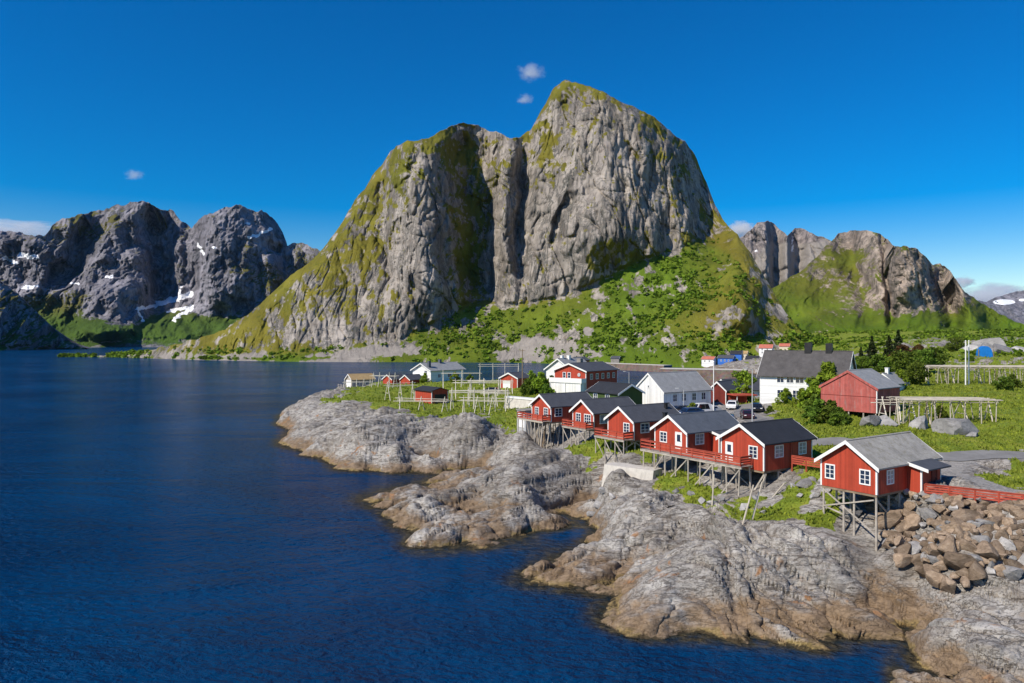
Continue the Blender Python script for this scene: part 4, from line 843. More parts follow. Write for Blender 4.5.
def railing(mb, pts, z, hgt=1.0, step=1.5, boards=3):
    for a, b in zip(pts[:-1], pts[1:]):
        a = Vector((*a, 0)); b = Vector((*b, 0)); L_ = (b-a).length; n = max(1, round(L_/step))
        for i in range(n+1): p = a+(b-a)*i/n; mb.box(p.x-.05, p.x+.05, p.y-.05, p.y+.05, z-.05, z+hgt)
        for k in range(boards): zz = z+.18+(hgt-.28)*k/(boards-1); mb.bar((a.x, a.y, zz), (b.x, b.y, zz), .035, .17)
        mb.bar((a.x, a.y, z+hgt+.02), (b.x, b.y, z+hgt+.02), .14, .045)
def deck(t, x0, x1, y0, y1, z, rails, posts, mat='grey_wood', lean=0.0, braces=True):
    mb = MB(); n = max(2, int((x1-x0)/.3))
    for i in range(n): a = x0+(x1-x0)*i/n; mb.box(a+.008, x0+(x1-x0)*(i+1)/n-.008, y0, y1, z-.05, z)
    mb.box(x0+.05, x0+.17, y0+.03, y1-.03, z-.25, z-.055); mb.box(x1-.17, x1-.05, y0+.03, y1-.03, z-.25, z-.055)
    o = mb.build('deck', mat, t); r = MB(); railing(r, rails, z); r.build('railing', 'red_rail', o)
    prev = None
    for x, y in posts:
        s = stilt(t, x, y, z-.25, (rnd.uniform(-lean, lean), rnd.uniform(-lean, lean)), .075)
        if braces and prev and abs(prev[0]-x) < .3:
            g = max(gz(t, x, y), z-3.2); brace(t, (prev[0]-.09, prev[1], z-.35), (x-.09, y, g+.3), .08)
        prev = (x, y)
deck(c4, -1.9, -.04, -2.7, 3.4, -.25, [(-.1, 3.3), (-1.8, 3.3), (-1.8, -2.6), (-.1, -2.6)], [(-1.7, 3.2), (-1.7, 1.2), (-1.7, -.8), (-1.7, -2.5)])
for x in (.4, 2.8, 5.0):
    for y in (-2.4, -.8, .8, 2.4): stilt(c4, x, y, -.6, r=.1)
brace(c4, (.4, 2.4, -.7), (.4, -2.2, -2.6)); brace(c4, (.3, -2.4, -.7), (.3, .8, -2.6)); brace(c4, (.4, -2.45, -.7), (2.8, -2.45, -2.2)); brace(c4, (2.8, -2.5, -.7), (.6, -2.5, -2.4))
deck(c5, -1.6, -.04, -2.6, 3.3, -.25, [(-.1, 3.2), (-1.5, 3.2), (-1.5, -2.5), (-.1, -2.5)], [(-1.4, 3.1), (-1.4, 1.2), (-1.4, -.7), (-1.4, -2.4)])
for x in (.4, 3.2):
    for y in (-2.3, 0, 2.3): stilt(c5, x, y, -.6, r=.09)
deck(c6, -1.8, -.04, -2.8, 4.6, -.25, [(-.1, 4.5), (-1.7, 4.5), (-1.7, -2.7), (-.1, -2.7)], [(-1.6, 4.4), (-1.6, 3.2), (-1.6, 2.0), (-1.6, .8), (-1.6, -.4), (-1.6, -1.6), (-1.6, -2.6)], 'pale_wood', .5, False)
for k in range(26):
    x = rnd.uniform(-1.6, 3.5); y = rnd.uniform(-2.7, 4.2); stilt(c6, x, y, -.5, (rnd.uniform(-1.3, .7), rnd.uniform(-.9, .9)), .07, rnd.choice(['pale_wood', 'grey_wood', 'brown_post']))
# red boardwalk that joins the second and third cabins: origin at its near end, x along the walk
v0 = l2w(c2, (-.25, -1.6, 0)); bw = thing('boardwalk', 'red railed boardwalk on posts joining two stilt cabins', 'boardwalk', (v0.x, v0.y, FL-.35), RZ+math.pi/2)
mb = MB(); Lw = 15.2; wd = 1.9
for i in range(int(Lw/.28)): mb.box(i*.28+.006, (i+1)*.28-.006, 0, wd, -.05, 0)
mb.box(0, Lw, .05, .2, -.26, -.055); mb.box(0, Lw, wd-.2, wd-.05, -.26, -.055); mb.build('walkway', 'grey_wood', bw)
mb = MB(); railing(mb, [(.1, .1), (.1, wd-.08), (Lw-5, wd-.08)], 0, 1.05, 1.6, 4); mb.build('railing', 'red_rail', bw)
mb = MB(); railing(mb, [(Lw-5, wd-.08), (Lw-.1, wd-.08), (Lw-.1, .3)], .12, 1.05, 1.6, 3); mb.build('railing', 'red_rail', bw)
for i in range(9):
    x = .3+i*1.8
    for y in (.15, wd-.15):
        stilt(bw, x, y, -.26, (rnd.uniform(-.15, .15), rnd.uniform(-.1, .1)), .08)
for i in range(0, 7, 2):
    x = .3+i*1.85; brace(bw, (x, wd-.1, -.35), (x+1.85, wd+.5, max(gz(bw, x+1.85, wd+.5), -4.2)+.2), .09)
# leaning loose timbers propped under the walk
for i, (px, py, z0, z1, sh_) in enumerate([(712, 512, 4.2, 7.4, .4), (742, 530, 4.2, 7.8, 1.3), (752, 528, 4.2, 7.6, 1.2), (771, 505, 5.0, 6.3, 1.6)]):
    x, y = gpt(px, py, z0); z = H(x, y)
    o = MB().tube((0, 0, -.15), (sh_, .7, z1-z0), .09, .07).build('timber_prop', 'pale_wood'); o.location = (x, y, z)
    tag(o, ['short weathered timber leaning under the red boardwalk', 'long pale timber leaning below the black roofed cabin', 'second pale timber crossing behind the long leaning one', 'low slanting timber under the far corner of the black roofed cabin'][i], 'timber')

# --- red fences
def fence(name, label, pts, hgt, mat='red_rail', dz=0, boards=4, cap=True, zs=None):
    t = thing(name, label, 'fence', (*pts[0], H(*pts[0]))); o = Vector((*pts[0], H(*pts[0])))
    rb = MB()
    for a, b in zip(pts[:-1], pts[1:]):
        L_ = math.dist(a, b); n = max(1, round(L_/1.8)); pr = None
        for i in range(n+1):
            x = a[0]+(b[0]-a[0])*i/n; y = a[1]+(b[1]-a[1])*i/n; g = Vector((x, y, H(x, y)+dz if zs is None else zs))-o
            if i or a == pts[0]: MB().box(g.x-.06, g.x+.06, g.y-.06, g.y+.06, g.z-(.5 if zs is None else 1.2), g.z+hgt).build('post', mat, t)
            if pr is not None:
                for k in range(boards): zz = .12+(hgt-.2)*k/(boards-1); rb.bar(pr+Vector((0, 0, zz)), g+Vector((0, 0, zz)), .04, hgt/boards*.72)
                if cap: rb.bar(pr+Vector((0, 0, hgt+.03)), g+Vector((0, 0, hgt+.03)), .16, .05)
            pr = g
    rb.build('rail', mat, t); return t
fence('board_fence', 'long low red board fence along the top of the boulder bank', [tuple(l2w(cR, (5.1, -4.2, 0)))[:2], gpt(975, 499, 8.05), gpt(1024, 505, 8.05), gpt(1090, 508, 8.05)], .85, zs=8.05)
a_ = l2w(c2, (8.4, -3.0, 0)); b_ = l2w(cR, (.6, 3.2, 0))
fence('board_fence', 'short red board fence between the two nearest stilt cabins', [gpt(792, 463.5, 8.5), gpt(821, 469, 8.4)], .9, zs=8.45)

# --- village houses
A = lambda px, Y: ((px-CX)/F*Y, Y)
def place(px, Y, rz, W_, z):  # near right corner of the front gable at pixel column px and depth Y
    x, y = A(px, Y); return (x-math.sin(rz)*W_/2, y+math.cos(rz)*W_/2, z)
w3 = lambda f, s, z, w=.8, hh=1.1, c=2, r=2, p='glass': ('w', f, s, z, w, hh, c, r, p)
hall = house('village_hall', 'long white building with grey slate roof behind the cabins', 'house', place(663.6, 128, math.radians(35), 7.3, 9.4), math.radians(35), 7.3, 12.7, 3.0, 6.1, 'white_cladding', 'grey_roof',
    [w3('right', 2.9, 1.2, 1.0, 1.2), w3('right', 5.3, 1.2, 1.0, 1.2), w3('right', 8.0, 1.2, 1.0, 1.2), w3('right', 10.6, 1.2, 1.0, 1.2), ('w', 'front', 0, 3.6, .25, .35, 1, 1)], over=.2, oe=.3)
big = house('big_house', 'large white house with dark roof and two black chimneys', 'house', place(855, 126, math.radians(145), 8.2, 11.4), math.radians(145), 8.2, 14.0, 4.3, 8.2, 'white_boards', 'dark_shingle_roof', [], base=2.5, over=.4, oe=.5)
# long camera-facing side of the big house is its left face in local terms
for s_, z_, w_, c_ in [(4.4, 2.9, 1.1, 2), (6.0, 2.9, 1.1, 2), (7.6, 2.9, 1.3, 2), (10.6, 2.9, 1.0, 2), (4.4, .3, 1.0, 2), (7.0, .3, 1.0, 2), (9.6, .3, 1.0, 2), (12.0, 2.9, 1.0, 2)]:
    add_window(big, 8.2, 14.0, 'left', s_-.9, z_, w_, 1.25, c_, 2)
chimney(big, 3.4, 0, 7.8, 9.7, 1.0, 'black_metal', capped=False); chimney(big, 6.8, 0, 7.8, 9.8, 1.1, 'black_metal', capped=False)
barn = house('boathouse', 'big weathered faded red boathouse on short stilts', 'boathouse', place(877, 105, math.radians(39), 8.5, 10.9), math.radians(39), 8.5, 7.6, 3.7, 6.1, 'faded_red', 'grey_roof', [], base=-.1, over=.15, oe=.25, barge=False, corners=False, trim='white_trim')
MB().box(-.03, .1, -4.28, -4.16, .1, 3.6).build('corner_board', 'white_trim', barn)
q = MB(); q.prism([(-4.5, 3.32), (0, 5.88), (0, 6.26), (-4.5, 3.7)], -.19, -.155); q.prism([(4.5, 3.7), (0.001, 6.26), (.001, 5.88), (4.5, 3.32)], -.19, -.155); q.build('bargeboard', 'faded_red', barn)
MB().box(-.02, -.002, -4.2, 4.2, 2.38, 2.46).build('batten', 'dark_red', barn)
for x in (.2, 3.5, 7.2):
    for y in (-4, -2.2, 0, 2.2, 4): stilt(barn, x, y, .12, r=.11, extra=.8)
RB = math.radians(50)
red2 = house('two_storey_house', 'two storey red house with a white balcony across its gable', 'house', place(586, 165, RB, 9.0, 9.5), RB, 9.0, 13.5, 4.9, 6.5, 'red_cladding', 'slate_roof',
    [w3('front', -1.6, 3.2, .7, 1.2, 1), w3('front', -.2, 3.2, .7, 1.2, 1)]+[w3('right', s_, 3.0, .9, 1.1) for s_ in (2.2, 4.6, 7, 9.4, 11.8)]+[w3('right', s_, .8, .9, 1.1) for s_ in (4.6, 9.4)], base=1.5, over=.5, oe=.5)
MB().box(-1.8, -.003, -4.3, 4.3, -1.2, 2.1).build('ground_floor_panel', 'white_cladding', red2)
q = MB().box(-2.0, -.064, -4.6, 4.6, 2.15, 2.32); bo = q.build('balcony', 'white_trim', red2)
q = MB().box(-2.0, -1.93, -4.6, 4.6, 2.33, 3.25); q.box(-1.929, -.07, 4.53, 4.6, 2.33, 3.25); q.box(-1.929, -.07, -4.6, -4.53, 2.33, 3.25); q.build('parapet', 'white_trim', bo)
for y in (-4.3, 0, 4.3): MB().box(-1.97, -1.83, y-.06, y+.06, -1.5, 2.14).build('balcony_post', 'white_trim', red2)
MB().tube((-.07, -2.6, 4.0), (-.14, -2.6, 4.0), .45, .42, 14).build('satellite_dish', 'grey_metal', red2)
chimney(red2, 5.5, 1.0, 5.6, 7.5, 1.1, 'concrete_dark')
w2 = house('white_house', 'white house with pale grey roof half hidden behind the red balcony house', 'house', place(571, 186, RB, 8.0, 9.5), RB, 8.0, 10, 4.4, 7.0, 'white_boards', 'grey_roof', [w3('front', 2.2, 1.2, 1.0, 1.2), w3('front', 2.2, 3.6, .9, 1.0)], over=.5, oe=.5)
chimney(w2, 1.8, .2, 6.6, 7.8, .7, 'white_trim'); chimney(w2, 4.2, -.3, 6.6, 7.8, .8, 'white_trim')
oh = house('small_house', 'small orange walled house with dark roof behind the two storey red house', 'house', place(580, 212, RB, 4.0, 10.2), RB, 4.0, 5.0, 5.2, 6.0, 'brick', 'slate_roof', [], over=.3, oe=.3, barge=False, corners=False, base=3)
RG = RZ+math.pi/2
grn = house('green_house', 'dark green house with blue black roof behind the middle cabins', 'house', place(642.6, 126, RG, 5.6, 9.0), RG, 5.6, 8.0, 3.5, 4.9, 'green_cladding', 'black_roof', [w3('left', 2.0, 2.0, .9, 1.1), w3('left', 5.2, 2.0, .9, 1.1)], base=1.5, over=.35, oe=.35, corners=False)
grn.location = (*A(630.5, 124.5), 9.0)
gar = house('garage', 'small red garage with a white up and over door', 'garage', place(517.5, 185, math.radians(55), 5.4, 8.9), math.radians(55), 5.4, 6.0, 2.75, 4.0, 'red_cladding', 'slate_roof', [], over=.35, oe=.35)
facebox(q := MB(), 'front', 5.4, 6, -1.9, .5, -.2, 2.0, .004, .05); q.build('garage_door', 'white_trim', gar)
wh = house('white_house', 'white house with grey roof and raised terrace at the headland', 'house', place(430.8, 245, RB, 9.0, 7.0), RB, 9.0, 16, 4.0, 6.2, 'white_boards', 'grey_roof', [w3('front', 2.0, 2.6, 1.2, 1.2), w3('front', -1.5, .3, 1.6, 1.8, 3, 2), w3('right', 9, 1.4, 1.6, 1.1), w3('right', 13, 1.4, 1.6, 1.1), w3('right', 4, 1.4, 1.2, 1.1)], base=3, over=.7, oe=.6)
q = MB().box(-3.2, -.08, -1.5, 6.5, -2.2, 1.2); tr_ = q.build('terrace', 'concrete', wh); q = MB().box(-3.2, -3.1, -1.5, 6.5, 1.203, 2.1); q.box(-3.09, -.1, 6.4, 6.5, 1.203, 2.1); q.build('terrace_wall', 'white_trim', tr_)
chimney(wh, 1.0, -2.6, 4.8, 7.0, .9, 'blue_slate_roof', capped=True); chimney(wh, 8.5, -.2, 5.9, 7.4, .9, 'blue_slate_roof')
bt = house('boathouse', 'grey plank boathouse with tan roof at the tip of the headland', 'boathouse', place(352, 251, math.radians(38), 5.0, 4.6), math.radians(38), 5.0, 8.6, 2.9, 4.6, 'grey_wood', 'tan_roof', [w3('right', 2.2, 1.0, .9, .9), w3('right', 5.8, 1.0, .9, .9)], over=.4, oe=.4, base=2.5, corners=False)
facebox(q := MB(), 'front', 5.0, 8, -1.9, 1.9, -.4, 2.6, .004, .06); q.build('loading_door', 'white_cladding', bt)
q = MB().box(-2.4, -.08, -3.0, 4.4, -.35, -.15); dk_ = q.build('deck', 'pale_wood', bt)
for y in (-2.7, -.6, 1.6, 4.0): stilt(bt, -2.2, y, 1.2, r=.1, extra=.8)
q = MB(); q.bar((-2.25, -2.8, .9), (-2.25, 4.2, .9), .08); q.bar((-2.25, -2.8, .3), (-2.25, 4.2, .3), .08); q.build('railing', 'pale_wood', dk_)
for px, lab, Yh in ((392, 'small red boat hut beside the tan roofed boathouse', 238), (410, 'small red boat hut just below the white terrace house', 236)):
    house('boat_hut', lab, 'hut', place(px, Yh, math.radians(50), 4.6, 6.2), math.radians(50), 4.6, 6, 2.1, 3.5, 'red_cladding', 'slate_roof', [], base=2.5, over=.3, oe=.3, corners=False, group='red boat huts on the headland')
# small red shed among the drying racks (its long side faces the sea)
RS = math.radians(37+90)
shed = house('shed', 'small red shed with flat black roof among the drying racks', 'shed', place(432.7, 166, RS, 4.4, 6.4), RS, 4.4, 7.8, 3.4, 4.0, 'red_cladding', 'black_roof', [], base=1.5, over=.3, oe=.4, trim='white_trim', barge=False)
shed.location = (*A(440, 166.3), 6.4)
facebox(q := MB(), 'front', 4.4, 7, -1.4, 1.6, -.3, 2.6, .004, .05); q.build('dark_bay_panel', 'black_metal', shed)  # solid black panel paints the shade inside the shed's open end
# barn, low white building and carport behind the parking place
db = house('barn', 'narrow dark red barn at the back of the parking place', 'barn', place(726, 141, math.radians(48), 3.6, 9.1), math.radians(48), 3.6, 6, 2.6, 4.2, 'dark_red', 'slate_roof', [], over=.25, oe=.25, base=1.5)
low_ = house('low_house', 'low white building with long dark roof beyond the parked cars', 'house', place(731, 152, math.radians(20), 6.0, 8.8), math.radians(20), 6.0, 13, 2.2, 4.2, 'white_cladding', 'slate_roof', [w3('right', 3.0, .8, .8, 1.0), w3('right', 7.5, .8, .8, 1.0)], base=2.0, over=.3, oe=.4)
cp = thing('carport', 'flat roofed red carport beside the parked cars', 'carport', (*A(737, 133), 9.2), math.radians(12))
MB().box(-.3, 3.9, -.4, 3.2, 2.1, 2.32).build('roof', 'red_rail', cp); MB().box(1.9, 2.0, 0, 3, -.8, 2.08).build('partition', 'red_cladding', cp); MB().box(0, 3.6, 3.0, 3.1, -.8, 2.08).build('wall', 'red_cladding', cp)
for x in (0, 3.5): MB().box(x, x+.12, .0, .12, -.8, 2.08).build('post', 'white_trim', cp)
ps = house('small_house', 'little white cottage peeping out behind the weathered red boathouse', 'house', place(895, 128, math.radians(39), 4.0, 11.6), math.radians(39), 4.0, 5, 2.3, 3.9, 'white_boards', 'grey_roof', [], over=.3, oe=.3); chimney(ps, 1.5, 0, 3.6, 4.9, .55, 'white_trim')
# far houses at the mountain's foot
def far_house(px, py, W_, L_, ze, zr, wall, roof, label, rz=35, ops=(), name='far_house'):
    l = main_at(px, py); return house(name, label, 'house', l, math.radians(rz), W_, L_, ze, zr, wall, roof, ops, base=6, over=.4, oe=.4, corners=False, group='houses at the mountain foot')
far_house(703, 362.5, 6, 9, 2.8, 4.6, 'white_boards', 'red_tile_roof', 'low white house with pale red roof left of the bright blue one', -38, [w3('right', 2.5, .8), w3('right', 6, .8)])
far_house(719, 362.5, 6.5, 11, 3.6, 5.6, 'blue_cladding', 'slate_roof', 'bright blue house at the foot of the great mountain', -35, [w3('right', 2.5, 1.2), w3('right', 5.2, 1.2), w3('right', 8, 1.2)])
far_house(731, 358, 6, 8, 3.2, 5.4, 'blue_cladding', 'black_roof', 'smaller blue house with black roof uphill of the bright blue one', -30)
far_house(739, 357, 5, 6, 2.6, 4.4, 'cream', 'tan_roof', 'small cream house with tan roof beside the blue houses', -30)
far_house(746, 366, 6, 9, 3.0, 5.2, 'dark_red', 'black_roof', 'maroon house with black roof nearest the causeway', -32, [w3('right', 2.5, .9), w3('right', 6, .9)])
far_house(760, 353.5, 7, 9, 4.2, 6.6, 'white_boards', 'red_tile_roof', 'tall white house with red roof above the causeway end', -30, [w3('right', 2.2, 2.6), w3('right', 5.8, 2.6), w3('right', 2.2, .4), w3('right', 5.8, .4)])
far_house(780, 350, 5, 7, 3, 4.8, 'cream', 'red_tile_roof', 'small house with reddish roof right of the tall white house', -30)
far_house(612, 361.5, 5, 7, 2.4, 4.0, 'concrete_dark', 'slate_roof', 'lone grey hut on the far shore below the scree', -30)
# --- causeway and retaining walls
def wallthing(name, label, cat, p0, p1, z0, z1, w, mat, cap=None):
    d = Vector((p1[0]-p0[0], p1[1]-p0[1], 0)); t = thing(name, label, cat, (p0[0], p0[1], z0), math.atan2(d.y, d.x))
    L_ = d.length; n = max(2, int(L_/3)); mb = MB()
    mb.prism([(-w/2-.25*(z1-z0), 0), (w/2+.2, 0), (w/2, z1-z0), (-w/2, z1-z0)], 0, L_); mb.build('wall', mat, t)
    if cap: MB().box(-.1, L_+.1, -w/2-.15, w/2+.15, z1-z0+.003, z1-z0+.3).build('coping', cap, t)
    return t
t = NT('causeway_stone'); p = t.pos(); n = t.noise(t.scaled(p, (1, 1, .3)), .35, 5, .7); v_ = t.vor(t.scaled(p, (1, 1, 1.6)), .9, 'F1', 'Color')
t.fin(t.mix(.3, t.ramp(n, [(.3, (.12, .085, .07)), (.55, (.21, .155, .125)), (.75, (.17, .165, .17))]), v_, 'MULTIPLY'), .9, t.bump(t.vor(p, .9), .6, .3), .2); M['causeway_stone'] = t.m
wallthing('causeway', 'long brown stone causeway crossing the water behind the village', 'causeway', A(662, 345), A(747, 330), -3, 7.3, 9, 'causeway_stone', 'concrete')
wallthing('causeway', 'pale roadside embankment along the far shore behind the causeway', 'causeway', A(592, 520), A(668, 465), -3, 4.2, 8, 'causeway_stone', 'concrete')
wallthing('retaining_wall', 'pale concrete ramp wall below the third stilt cabin', 'wall', gpt(609, 464, 6.2), gpt(658, 472, 6.0), 3.6, 6.3, 2.2, 'concrete')
wallthing('retaining_wall', 'long white topped stone wall below the red garage', 'wall', A(508, 150), A(540, 143), 5.5, 9.6, 1.4, 'concrete', 'white_trim')
bx_ = thing('container_shed', 'grey flat roofed shed with dark shutter beside the farthest stilt cabin', 'shed', (*A(517, 128), 6.5), math.radians(30))
MB().box(0, 4.6, -3.0, 0, -2.5, 2.7).build('wall', 'grey_metal', bx_); MB().box(-.15, 4.75, -3.15, .15, 2.703, 2.9).build('roof', 'concrete_dark', bx_)
MB().box(.9, 4.3, -3.05, -3.004, -.2, 2.2).build('shutter', 'slate_roof', bx_); MB().box(-.05, -.004, -2.6, -.4, -.2, 2.3).build('door', 'white_cladding', bx_)

# --- fish drying racks
def aframe(x, y0, y1, z, g0, g1):
    m = MB(); c = (y0+y1)/2
    j = rnd.uniform(-.5, .5); m.tube((x+j, y0, g0), (x, c+.15, z+.45), .10, .07, 6); m.tube((x+.03-j, y1, g1), (x+.03, c-.15, z+.45), .10, .07, 6); m.bar((x-.05, c-(y1-y0)*.26, z*.5+(g0+g1)*.25), (x-.05, c+(y1-y0)*.26, z*.5+(g0+g1)*.25), .09); return m
def rack(label, px, Y, rz, L_, Wd, hz, frames, rails, group, dense=0, mat='bleached_wood', z=None):
    x, y = A(px, Y); t = thing('drying_rack', label, 'drying rack', (x, y, H(x, y) if z is None else z), rz, group)
    for i in range(frames):
        xx = L_*i/(frames-1)+rnd.uniform(-.4, .4); aframe(xx, -Wd/2, Wd/2, hz, gz(t, xx, -Wd/2)-.3, gz(t, xx, Wd/2)-.3).build('trestle', mat, t)
    for k in range(rails):
        yy = 0 if rails == 1 else -Wd*.42+Wd*.84*k/(rails-1); zz = hz-.55*abs(yy)/max(Wd*.42, .1)*(0 if dense else 1)
        MB().tube((-.6, yy+rnd.uniform(-.08, .08), zz+rnd.uniform(-.06, .06)), (L_+.6, yy+rnd.uniform(-.08, .08), zz+rnd.uniform(-.1, .1)), .07, .055, 6).build('rail', mat, t)
    if dense:
        for k in range(dense):
            yy = -Wd*.75+Wd*1.5*k/(dense-1); a = rnd.uniform(0, L_*.1); b = L_-rnd.uniform(0, L_*.1)
            MB().tube((a-.5, yy, hz+.3+rnd.uniform(-.05, .1)), (b+.5, yy+rnd.uniform(-.2, .2), hz+.3+rnd.uniform(-.05, .1)), .085, .06, 6).build('drying_pole', mat, t)
        n = max(3, int(L_/1.7))
        for k in range(int(L_*.8)):
            xx = rnd.uniform(0, L_); yy = rnd.uniform(-Wd*.6, Wd*.6); MB().tube((xx, yy, gz(t, xx, yy)-.3), (xx+rnd.uniform(-.9, .9), yy+rnd.uniform(-.6, .6), hz+.1), .07, .05, 6).build('prop', rnd.choice(['grey_wood', 'brown_post', mat]), t)
        for k in range(n):
            xx = L_*k/(n-1)
            for yy in (-Wd*.62, Wd*.62): MB().tube((xx+rnd.uniform(-.2, .2), yy, gz(t, xx, yy)-.3), (xx, yy, hz+.28), .075, .06, 6).build('post', mat, t)
            MB().tube((xx, -Wd*.78, hz+.16), (xx, Wd*.78, hz+.16), .06, .05, 6).build('crossbeam', mat, t)
    return t
G1 = 'timber drying racks on the headland'; G2 = 'large drying racks on the green slope'
rack('low drying rack standing in front of the small red shed', 398, 152, math.radians(-12), 10.5, 2.6, 2.6, 3, 3, G1)
rack('drying rack beside the right end of the small red shed', 452, 154, math.radians(4), 9, 3.0, 4.2, 3, 4, G1)
rack('drying rack with two high rails midway to the grey shed', 470, 158, math.radians(-6), 8, 2.8, 3.6, 3, 4, G1)
rack('drying rack nearest the white topped stone wall', 483, 148, math.radians(0), 5.0, 2.4, 4.4, 3, 2, G1)
rack('tall drying rack in front of the white terrace house', 443, 206, math.radians(8), 10.5, 3.0, 4.8, 3, 2, G1)
rack('long drying rack beside the water left of the red garage', 480, 232, math.radians(3), 12, 3.0, 5.4, 4, 3, G1)
rack('drying rack behind the small red shed roof', 455, 176, math.radians(-4), 7, 3.0, 4.4, 3, 3, G1)
rack('thicket of short drying poles near the headland tip', 345, 228, math.radians(5), 8, 3.0, 3.6, 5, 2, G1)
rack('drying poles between the headland tip and the red shed', 373, 214, math.radians(-8), 7, 3.0, 4.0, 4, 2, G1)
rack('drying rack along the grass edge below the white topped wall', 462, 146, math.radians(-10), 9, 3.2, 3.4, 4, 3, G1)
rack('slanting drying rack at the left end of the red shed', 388, 172, math.radians(30), 6.5, 3.0, 4.2, 3, 3, G1)
rack('double drying rack between the red shed and the garage drive', 470, 176, math.radians(-2), 10, 4.0, 4.4, 4, 4, G1)
rack('wide drying rack with a deck of grey poles near the faded red boathouse', 897, 98, math.radians(-3), 12.0, 3.0, 3.2, 4, 2, G2, 15, 'pale_wood')
rack('long far drying rack along the top of the green slope', 922, 145, math.radians(-4), 27, 4.0, 3.2, 6, 2, G2, 16, 'pale_wood')
rack('open trestle rack leaning close to the faded red boathouse', 880, 101, math.radians(-2), 4.5, 3.2, 3.6, 3, 3, G2)
# --- poles
def pole(px, pyt, pyb, Y, label, mat, r, arm=None):
    x, y = A(px, Y); zb = H(x, y); zt = CAMZ-(pyt-HZ)/F*Y; t = thing('utility_pole' if arm != 'mast' else 'flag_mast', label, 'pole', (x, y, zb))
    MB().tube((0, 0, -1), (0, 0, zt-zb), r, r*.7, 8).build('shaft', mat, t)
    if arm == 'cross': MB().box(-.7, .7, -.06, .06, zt-zb-.5, zt-zb-.36).build('crossarm', mat, t)
    if arm == 'lamp':
        MB().bar((0, 0, zt-zb-.1), (-1.0, -.4, zt-zb+.15), .07).build('arm', mat, t); MB().box(-1.5, -.9, -.5, -.28, zt-zb+.08, zt-zb+.22).build('lamp_head', 'grey_metal', t)
    if arm == 'mast': MB().tube((0, 0, zt-zb), (0, 0, zt-zb+.15), .14, .06, 8).build('finial', mat, t)
    return t
pole(522.4, 349, 386, 180, 'dark wooden utility pole beside the red garage', 'brown_post', .14, 'cross')
pole(713.6, 362, 410, 119, 'tall white flag mast beside the long white building', 'white_trim', .09, 'mast')
pole(752.3, 369, 421, 108, 'grey street lamp at the edge of the parking place', 'grey_metal', .10, 'lamp')
pole(683.6, 389, 408, 122, 'shorter grey street lamp in front of the long white building', 'grey_metal', .08, 'lamp')
pole(965.6, 341, 370, 138, 'first of the twin white masts behind the long far rack', 'white_trim', .13, 'mast'); pole(968.8, 341, 370, 139, 'second of the twin white masts, on its right', 'white_trim', .13, 'mast')
pole(927.5, 347, 365, 190, 'thin wooden utility pole on the scrubby moor', 'brown_post', .12, 'cross'); pole(912.5, 343, 353, 260, 'distant wooden utility pole among the dark firs', 'brown_post', .13, 'cross')
pole(629, 372, 390, 172, 'thin pale pole beside the two storey red house', 'grey_metal', .08, 'lamp')
# --- cars
def car(label, px, Y, rz, mat, van=False, z=None, sc=1.0):
    x, y = A(px, Y); t = thing('parked_car', label, 'van' if van else 'car', (x, y, H(x, y)+.03), rz, 'cars parked in the village')
    hh = 1.95 if van else 1.42
    prof = [(-2.1, .28), (-2.15, .62), (-2.0, .86), (-1.35, .93), (-.75, hh*.96), (-.3, hh), (1.2, hh), (1.75, hh*.93 if van else 1.05), (2.1, .98 if not van else hh*.8), (2.15, .55), (2.1, .28)]
    wd = [.78, .84, .84, .82, .66, .64, .64, .66 if van else .78, .8, .84, .8]
    m = MB(); n = len(prof); m.add([(px_, -w_, pz) for (px_, pz), w_ in zip(prof, wd)]+[(px_, w_, pz) for (px_, pz), w_ in zip(prof, wd)], [tuple(range(n)), tuple(range(2*n-1, n-1, -1))]+[(i, n+i, n+(i+1) % n, (i+1) % n) for i in range(n)])
    b = m.build('body', mat, t)
    g = MB(); zc = 1.0
    for s in (-1, 1):
        g.add([(-1.1, s*.835, zc), (1.45, s*.80, zc), (1.15, s*.685, hh-.12), (-.6, s*.685, hh-.12)], [(0, 1, 2, 3) if s < 0 else (3, 2, 1, 0)])
    g.add([(-1.42, -.68, .96), (-1.42, .68, .96), (-.80, .58, hh-.1), (-.80, -.58, hh-.1)], [(0, 3, 2, 1)])
    g.add([(1.80 if not van else 2.13, -.66, 1.06), (1.80 if not van else 2.13, .66, 1.06), (1.36 if not van else 1.9, .56, hh-.1), (1.36 if not van else 1.9, -.56, hh-.1)], [(0, 1, 2, 3)]); g.build('windows', 'tinted_glass', b)
    for xx in (-1.35, 1.35):
        for s in (-1, 1):
            w = MB().tube((xx, s*.66, .32), (xx, s*.87, .32), .33, .33, 14).build('wheel', 'tyre', t); MB().tube((xx, s*.872, .32), (xx, s*.885, .32), .19, .17, 10).build('rim', 'grey_metal', w)
    for s in (-.55, .55):
        MB().box(-2.17, -2.1, s-.16, s+.16, .64, .76).build('headlight', 'white_trim', t); MB().box(2.12, 2.18, s-.16, s+.16, .74, .88).build('tail_light', 'red_rail', t)
    t.scale = (sc, sc, sc); return t
car('black car parked in front of the red garage', 493.5, 180, math.radians(172), 'car_black', sc=1.0)
car('white van parked along the long white building', 700, 120, math.radians(25), 'car_white', True); car('silver car parked just right of the white van', 708.5, 121, math.radians(25), 'car_silver')
car('dark blue car nearest the roofs of the middle cabins', 690, 112.5, math.radians(20), 'car_blue'); car('blue car in the middle of the parking place', 729.5, 113, math.radians(70), 'car_blue')
car('white car parked before the red carport', 732.5, 127, math.radians(65), 'car_white'); car('maroon car facing the camera beside the grey street lamp', 747, 113, math.radians(80), 'car_maroon'); car('black car parked at the foot of the grassy bank', 757, 122, math.radians(75), 'car_black')
